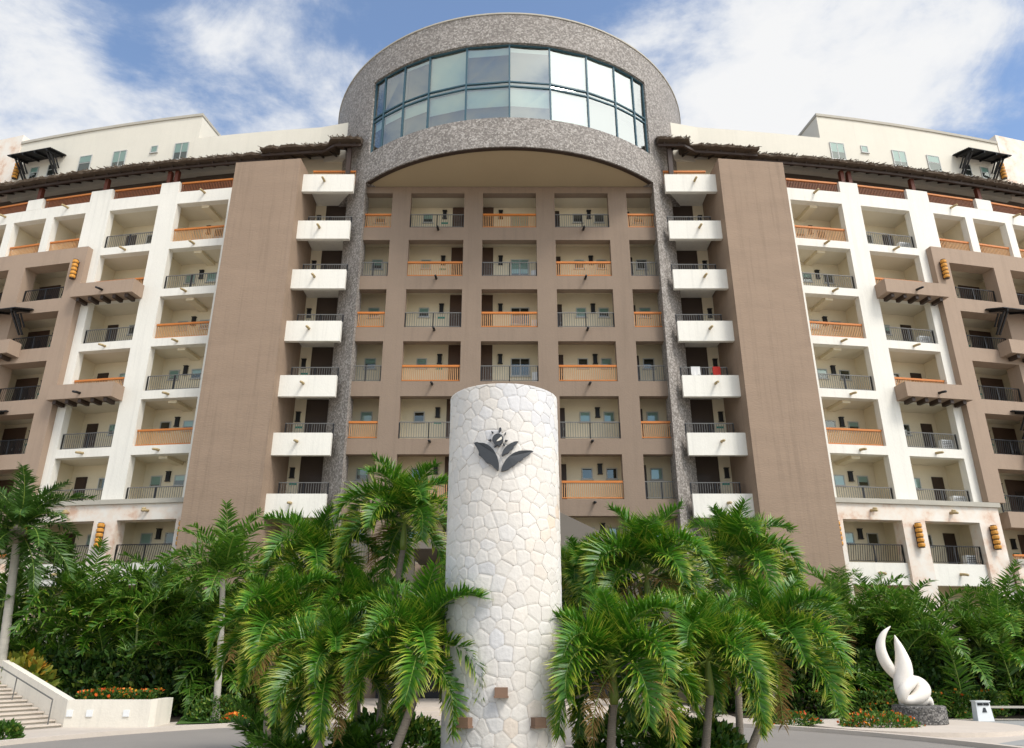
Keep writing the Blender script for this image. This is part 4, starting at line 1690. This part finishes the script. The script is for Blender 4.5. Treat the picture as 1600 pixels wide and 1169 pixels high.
# left of the island, then right of it: metres along and away, height
LEFT_A = [
    ('areca palm rising behind the coconut palm trunk', -21.6, 31.5, 5.2), ('bushy areca palm right of the coconut palm trunk', -19.8, 31.0, 5.4),
    ('areca palm above the foot of the white stair wall', -18.0, 31.8, 6.0), ('areca palm behind the middle of the white flower planter', -16.3, 31.0, 5.3),
    ('tall areca palm under the left base lantern', -15.3, 33.0, 6.4), ('areca palm behind the right end of the white flower planter', -14.2, 31.2, 5.4),
    ('tall areca palm in front of the left stone base balcony', -13.0, 33.0, 6.6), ('areca palm behind the little lawn', -12.2, 31.4, 5.2),
    ('areca palm at the foot of the left brown shaft', -11.0, 33.3, 6.2), ('low areca palm at the foot of the left side balconies', -9.6, 33.0, 5.3),
    ('areca palm hemmed in behind the white trunked palm', -10.4, 31.0, 4.6), ('far left areca palm at the edge of the photograph', -23.6, 32.0, 5.4),
    ('areca palm half behind the leftmost island palm', -8.4, 34.5, 5.4)]
RIGHT_A = [
    ('areca palm at the foot of the right side balconies', 9.0, 34.0, 5.0), ('tall areca palm in front of the right brown shaft', 13.8, 33.2, 6.4),
    ('areca palm left of the white sculpture', 12.4, 31.6, 5.0), ('areca palm directly behind the white sculpture', 15.6, 31.4, 5.2),
    ('tall areca palm where the right shaft meets the stone base', 15.2, 33.6, 6.5), ('areca palm just right of the white sculpture tips', 17.2, 31.4, 4.9),
    ('areca palm below the stone pier between two base balconies', 17.6, 33.4, 5.4), ('areca palm left of the white litter bin', 18.9, 31.4, 4.8),
    ('areca palm behind the white litter bin', 20.5, 31.6, 5.0), ('tall areca palm below the right end lantern', 21.0, 33.8, 6.0),
    ('areca palm behind the bench', 22.3, 31.4, 5.3), ('areca palm right of the bench', 24.0, 31.8, 5.4),
    ('areca palm in the shade behind the rightmost island palm', 10.8, 32.4, 5.4)]
for i, (lab, x, y, h) in enumerate(LEFT_A):
    areca(lab, x, y, h, 700 + i, 1.15, 'areca palms planted along the left wing')
for i, (lab, x, y, h) in enumerate(RIGHT_A):
    areca(lab, x, y, h * (0.8 if x > 14.5 else 0.92), 800 + i, 1.15, 'areca palms planted along the right wing')

# white-trunked palm on the lawn
c = at(348, 905, 28.5)
b = at(341, 1085, 28.5)
o = thing('palm_tree', 'slim palm with a white trunk standing on the lawn by the low hedge', 'palm tree', (b.x, b.y, 0.036))
tp = Vector(c) - Vector(o.location)
m = MB()
curve_trunk(m, (0, 0, 0), tp, 0.13, 0.09, (0.05, 0), 16)
link('trunk', m.mesh('trunk', M['bark_pale'], True), o)
r = random.Random(61)
for i in range(24):
    link('frond', ARECA[min(5, i // 4)], o, tp, (r.uniform(-0.1, 0.1), 0, i * 2.399), r.uniform(1.0, 1.3))


# ------------------------------------------------------------------ hedges and flowers
for a_ in LATE:
    hedge(*a_)
hedge('flower_hedge', 'low hedge of orange blossom on top of the white planter wall', 'hedge', box_shell(-14.4, -11.95, 26.9, 27.7, 0.7, 1.02), 2600, 0.13, 1, 210)
hedge('hedge', 'clipped dark green hedge on the lawn right of the white planter', 'hedge', blob(-10.2, 28.6, 0.03, 1.1, 0.7, 0.85), 2600, 0.13, 2)
hedge('flower_bed', 'little orange flower patch at the corner of the lawn', 'flower bed', blob(-9.4, 27.9, 0.03, 0.5, 0.3, 0.25), 500, 0.11, 3, 90)
hedge('flower_hedge', 'low bed of orange blossom at the kerb left of the white sculpture', 'hedge', blob(11.6, 25.6, 0.0, 1.3, 0.7, 0.5), 2600, 0.12, 4, 210)
hedge('flower_hedge', 'small orange flowering bush half behind the rightmost island palm', 'hedge', blob(9.2, 26.6, 0.0, 1.0, 0.6, 0.45), 1500, 0.12, 5, 80)
hedge('hedge', 'dark trimmed hedge behind the white sculpture with few orange blooms', 'hedge', box_shell(11.4, 18.4, 29.9, 30.8, 0.0, 0.85), 6000, 0.14, 6, 60)
hedge('croton', 'yellow and red leaved croton behind the top of the stair wall', 'shrub', blob(-18.2, 29.6, 0.9, 1.2, 0.7, 1.2), 900, 0.42, 7, 0, 'leaf_yellow')
hedge('shrub', 'small bright green shrub in front of the stair at the lower left', 'shrub', blob(-14.1, 22.9, 0.0, 0.4, 0.4, 0.42), 800, 0.16, 8)
m_ = hedge('undergrowth', 'x', 'x', box_shell(-24, -9.5, 30.2, 31.6, 0, 2.2), 9000, 0.3, 9, 0, 'leaf_shaded')
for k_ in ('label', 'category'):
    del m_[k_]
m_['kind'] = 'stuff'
m_ = hedge('undergrowth', 'x', 'x', box_shell(-25, -9.0, 33.8, 35.2, 0, 4.3), 9000, 0.36, 11, 0, 'leaf_shaded')
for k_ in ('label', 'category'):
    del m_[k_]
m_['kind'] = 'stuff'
m_ = hedge('undergrowth', 'x', 'x', box_shell(8.6, 27, 34.2, 35.4, 0, 3.0), 9000, 0.36, 12, 0, 'leaf_shaded')
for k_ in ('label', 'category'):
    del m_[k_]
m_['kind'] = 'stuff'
m_ = hedge('undergrowth', 'x', 'x', box_shell(9.5, 26, 30.9, 32.0, 0, 2.2), 9000, 0.3, 10, 0, 'leaf_shaded')
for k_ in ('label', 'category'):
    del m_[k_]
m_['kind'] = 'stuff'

# ------------------------------------------------------------------ planter wall and stair on the left
pl = thing('planter_wall', 'white rendered planter wall with small square lights beside the stair', 'wall', (-12.6, 26.6, 0))
m = MB()
m.hexa([(-14.5, 26.55, 0), (-11.75, 26.55, 0), (-11.65, 26.8, 0), (-14.5, 26.8, 0), (-14.5, 26.55, 0.82), (-11.75, 26.55, 0.82), (-11.65, 26.8, 0.82), (-14.5, 26.8, 0.82)])
m.hexa([(-11.9, 26.802, 0), (-11.65, 26.802, 0), (-11.65, 28.0, 0), (-11.9, 28.0, 0), (-11.9, 26.802, 0.82), (-11.65, 26.802, 0.82), (-11.65, 28.0, 0.82), (-11.9, 28.0, 0.82)])
part('wall', m, M['garden'], pl)
sd_ = Vector((-0.86, 0.51, 0))      # the way the stair climbs
sw = Vector((-0.51, -0.86, 0))      # across it, towards the road
so_ = Vector((-14.5, 26.55, 0))
m = MB()
run = 4.6
rise = 1.2
a0 = so_
a1 = so_ + sd_ * run
th_ = -sw * 0.25
m.hexa([a0, a1, a1 + th_, a0 + th_, a0 + Vector((0, 0, 0.82)), a1 + Vector((0, 0, 0.82 + rise)), a1 + th_ + Vector((0, 0, 0.82 + rise)), a0 + th_ + Vector((0, 0, 0.82))])
part('stair_wall', m, M['garden'], pl)
for p in (Vector((-13.7, 26.54, 0.42)), Vector((-12.5, 26.54, 0.42)), Vector((-14.35, 26.54, 0.42))):
    m = MB()
    m.box(p.x - 0.1, p.x + 0.1, p.y - 0.03, p.y + 0.004, p.z - 0.1, p.z + 0.1)
    part('step_light', m, M['whitebox'], pl)
st = thing('staircase', 'pale stone staircase climbing left behind the white walls', 'staircase', tuple(so_))
for i in range(11):
    p = so_ + sd_ * (0.38 * i + 0.12) + sw * 0.02
    q = p + sd_ * 0.46
    z0_, z1_ = (0.11 * i + 0.01), 0.11 * (i + 1)
    m = MB()
    w2 = sw * 2.2
    m.hexa([Vector(v) for v in ((p.x, p.y, 0.005), (p.x + w2.x, p.y + w2.y, 0.005), (q.x + w2.x, q.y + w2.y, 0.005), (q.x, q.y, 0.005),
                                (p.x, p.y, z1_ - 0.05), (p.x + w2.x, p.y + w2.y, z1_ - 0.05), (q.x + w2.x, q.y + w2.y, z1_ - 0.05), (q.x, q.y, z1_ - 0.05))][::1])
    p2 = p - sd_ * 0.05
    m.hexa([Vector(v) for v in ((p2.x, p2.y, z1_ - 0.048), (p2.x + w2.x, p2.y + w2.y, z1_ - 0.048), (q.x + w2.x, q.y + w2.y, z1_ - 0.048), (q.x, q.y, z1_ - 0.048),
                                (p2.x, p2.y, z1_), (p2.x + w2.x, p2.y + w2.y, z1_), (q.x + w2.x, q.y + w2.y, z1_), (q.x, q.y, z1_))], 1)
    part('step', m, [M['stone_cap'], M['kerb']], st)
hr = thing('handrail', 'thin grey metal handrail on the pale stone staircase', 'handrail', tuple(so_ + sw * 0.5))
b0 = so_ + sw * 0.45 + sd_ * 0.1
b1 = so_ + sw * 0.45 + sd_ * 4.3
m = MB()
m.tube([b0 + Vector((0, 0, 0.1)), b0 + Vector((0, 0, 0.85)), b1 + Vector((0, 0, 1.95))], 0.025, 6)
part('rail', m, M['steel'], hr)
for i in (2,):
    m = MB()
    p = b0.lerp(b1, i / 3.5)
    m.tube([p + Vector((0, 0, 0.1 + 1.1 * i / 3.5)), p + Vector((0, 0, 0.83 + 1.1 * i / 3.5))], 0.022, 6)
    part('post', m, M['steel'], hr)
fw = thing('low_wall', 'short sloping white wall at the lower left edge before the stair', 'wall', (-14.9, 23.6, 0))
m = MB()
g0 = so_ + sw * 2.3 + sd_ * -0.45
g1 = g0 + sd_ * 4.2
th_ = sw * 0.25
m.hexa([g0, g1, g1 - th_ * -1, g0 - th_ * -1, g0 + Vector((0, 0, 0.7)), g1 + Vector((0, 0, 1.6)), g1 + th_ + Vector((0, 0, 1.6)), g0 + th_ + Vector((0, 0, 0.7))][:4][::-1] + [g0 + th_ + Vector((0, 0, 0.7)), g1 + th_ + Vector((0, 0, 1.6)), g1 + Vector((0, 0, 1.6)), g0 + Vector((0, 0, 0.7))])
part('wall', m, M['garden'], fw)

# ------------------------------------------------------------------ sculpture, bin, bench
sc0 = at(1430, 1130, 27.0)
SC = Vector((sc0.x, 26.6, 0))
mb = MB()
seg = 48
c = [mb.vert((SC.x - 0.5 + 3.2 * cos(2 * pi * k / seg), SC.y - 0.5 + 2.6 * sin(2 * pi * k / seg), 0.12)) for k in range(seg)]
mb.face(c)
d = [mb.vert((SC.x - 0.5 + 3.2 * cos(2 * pi * k / seg), SC.y - 0.5 + 2.6 * sin(2 * pi * k / seg), 0.0)) for k in range(seg)]
for k in range(seg):
    mb.face((d[k], d[(k + 1) % seg], c[(k + 1) % seg], c[k]))
structure('pavement', mb, M['kerb'])
scu = thing('sculpture', 'white carved stone sculpture of two curling horns on a round dark pebbled plinth', 'sculpture', (SC.x, SC.y, 0.12))
m = MB()
m.lathe([(0.78, 0.0), (0.8, 0.02), (0.8, 0.5), (0.77, 0.53)], 40)
link('plinth', m.mesh('plinth', M['basalt'], False), scu)


def sc_pt(px, py, y=0.0):
    """drawing units of the carving (1/50 m) to metres on the plinth"""
    return Vector(((px - 1428) * 0.9 / 50.0, y, 0.53 + (1106 - py) / 50.0))


def spline(pts, n=6):
    o_ = []
    P = [pts[0]] + pts + [pts[-1]]
    for i in range(1, len(P) - 2):
        for j in range(n):
            t = j / n
            a, b, c_, d_ = P[i - 1], P[i], P[i + 1], P[i + 2]
            o_.append(tuple(0.5 * (2 * b[k] + (c_[k] - a[k]) * t + (2 * a[k] - 5 * b[k] + 4 * c_[k] - d_[k]) * t * t + (3 * b[k] - a[k] - 3 * c_[k] + d_[k]) * t ** 3) for k in range(len(b))))
    o_.append(pts[-1])
    return o_


def horn(name, pts):
    sp2 = spline(pts)
    m = MB()
    m.tube([sc_pt(p[0], p[1], p[2] / 50.0) for p in sp2], [max(0.006, p[3] * 0.8 / 50.0) for p in sp2], 18)
    link(name, m.mesh(name, M['carving'], True), scu)


horn('crescent_horn', [(1410, 1066, 8, 11), (1396, 1054, 8, 11), (1385, 1040, 6, 11.5), (1379, 1022, 4, 10.5), (1381, 1006, 2, 8), (1389, 993, 0, 5), (1402, 983, 0, 0.8)])
horn('upright_horn', [(1399, 1090, -4, 11), (1403, 1074, -2, 15), (1411, 1058, 0, 18), (1414, 1042, 0, 16), (1413, 1026, 0, 11.5), (1410, 1011, 0, 7), (1407, 997, 0, 0.8)])
horn('coil', [(1426, 1066, -6, 9), (1414, 1072, -11, 11), (1400, 1082, -14, 11), (1396, 1094, -12, 10), (1410, 1097, -10, 9), (1428, 1092, -6, 14), (1440, 1082, 0, 17), (1436, 1072, 6, 14), (1422, 1070, 10, 10)])
horn('body', [(1398, 1103, 2, 9), (1415, 1101, 2, 10), (1435, 1097, 2, 13), (1448, 1098, 2, 10), (1455, 1106, 2, 4)])

bn = at(1534, 1122, 29.0)
bi = thing('litter_bin', 'white litter bin with a dark slot and emblem by the planting', 'bin', (bn.x, 28.9, 0.008))
m = MB()
m.hexa([(-0.36, -0.2, 0), (0.36, -0.2, 0), (0.36, 0.2, 0), (-0.36, 0.2, 0), (-0.3, -0.17, 0.78), (0.3, -0.17, 0.78), (0.3, 0.17, 0.78), (-0.3, 0.17, 0.78)])
m.box(-0.34, 0.34, -0.2, 0.2, 0.782, 0.83)
link('body', m.mesh('body', M['whitebox']), bi)
m = MB()
m.box(-0.25, -0.02, -0.205, -0.16, 0.64, 0.74)
m.box(0.02, 0.25, -0.205, -0.16, 0.64, 0.74)
link('slot', m.mesh('slot', M['black']), bi)
m = MB()
m.hexa([(-0.1, -0.21, 0.36), (0.1, -0.21, 0.36), (0.1, -0.18, 0.36), (-0.1, -0.18, 0.36), (-0.02, -0.21, 0.55), (0.06, -0.21, 0.55), (0.06, -0.17, 0.55), (-0.02, -0.17, 0.55)])
link('emblem', m.mesh('emblem', M['emblem']), bi)
bi.scale = (0.8, 0.8, 0.8)
be = thing('bench', 'low dark bench with a pale slatted seat right of the litter bin', 'bench', (at(1572, 1115, 29).x + 0.1, 29.0, 0.008))
for i in range(3):
    m = MB()
    m.box(-0.9, 0.9, -0.22 + 0.15 * i, -0.1 + 0.15 * i, 0.42, 0.47)
    link('slat', m.mesh('slat', M['stone_cap']), be)
for x in (-0.75, 0.75):
    m = MB()
    m.bar((x, -0.18, 0), (x * 0.93, -0.15, 0.42), 0.06)
    m.bar((x, 0.18, 0), (x * 0.93, 0.15, 0.42), 0.06)
    m.bar((x * 0.93, -0.15, 0.39), (x * 0.93, 0.15, 0.39), 0.05)
    link('leg', m.mesh('leg', M['black']), be)

# ------------------------------------------------------------------ towels over a balcony rail
for nm, lab, x_, w_, mt in (('towel', 'red towel hung over the rail of a white side balcony beside the right brown shaft', 11.35, 0.42, (0.5, 0.04, 0.03)),
                            ('towel', 'white towel hung over the rail of a white side balcony right of the round tower', 10.2, 0.5, (0.75, 0.74, 0.72))):
    tm = plain('towel_cloth_' + str(int(x_)), mt, 0.9, 0.1, 6)
    m = MB()
    zr = FZ(3) + 0.965
    yr = SBY + 0.75
    prev = None
    for i in range(9):
        x = x_ - w_ / 2 + w_ * i / 8
        wv = 0.012 * sin(i * 1.9)
        ring = [m.vert(p) for p in ((x, yr - 0.05 + wv, zr - 0.5 + 0.02 * cos(i)), (x, yr - 0.045 + wv, zr - 0.2), (x, yr - 0.03, zr + 0.0), (x, yr, zr + 0.02), (x, yr + 0.03, zr), (x, yr + 0.05 - wv, zr - 0.4))]
        if prev:
            for a_, b_ in zip(range(5), range(1, 6)):
                m.face((prev[a_], ring[a_], ring[b_], prev[b_]))
        prev = ring
    o = thing(nm, lab, 'towel', (0, 0, 0), 0, None, m.mesh('towel', tm))
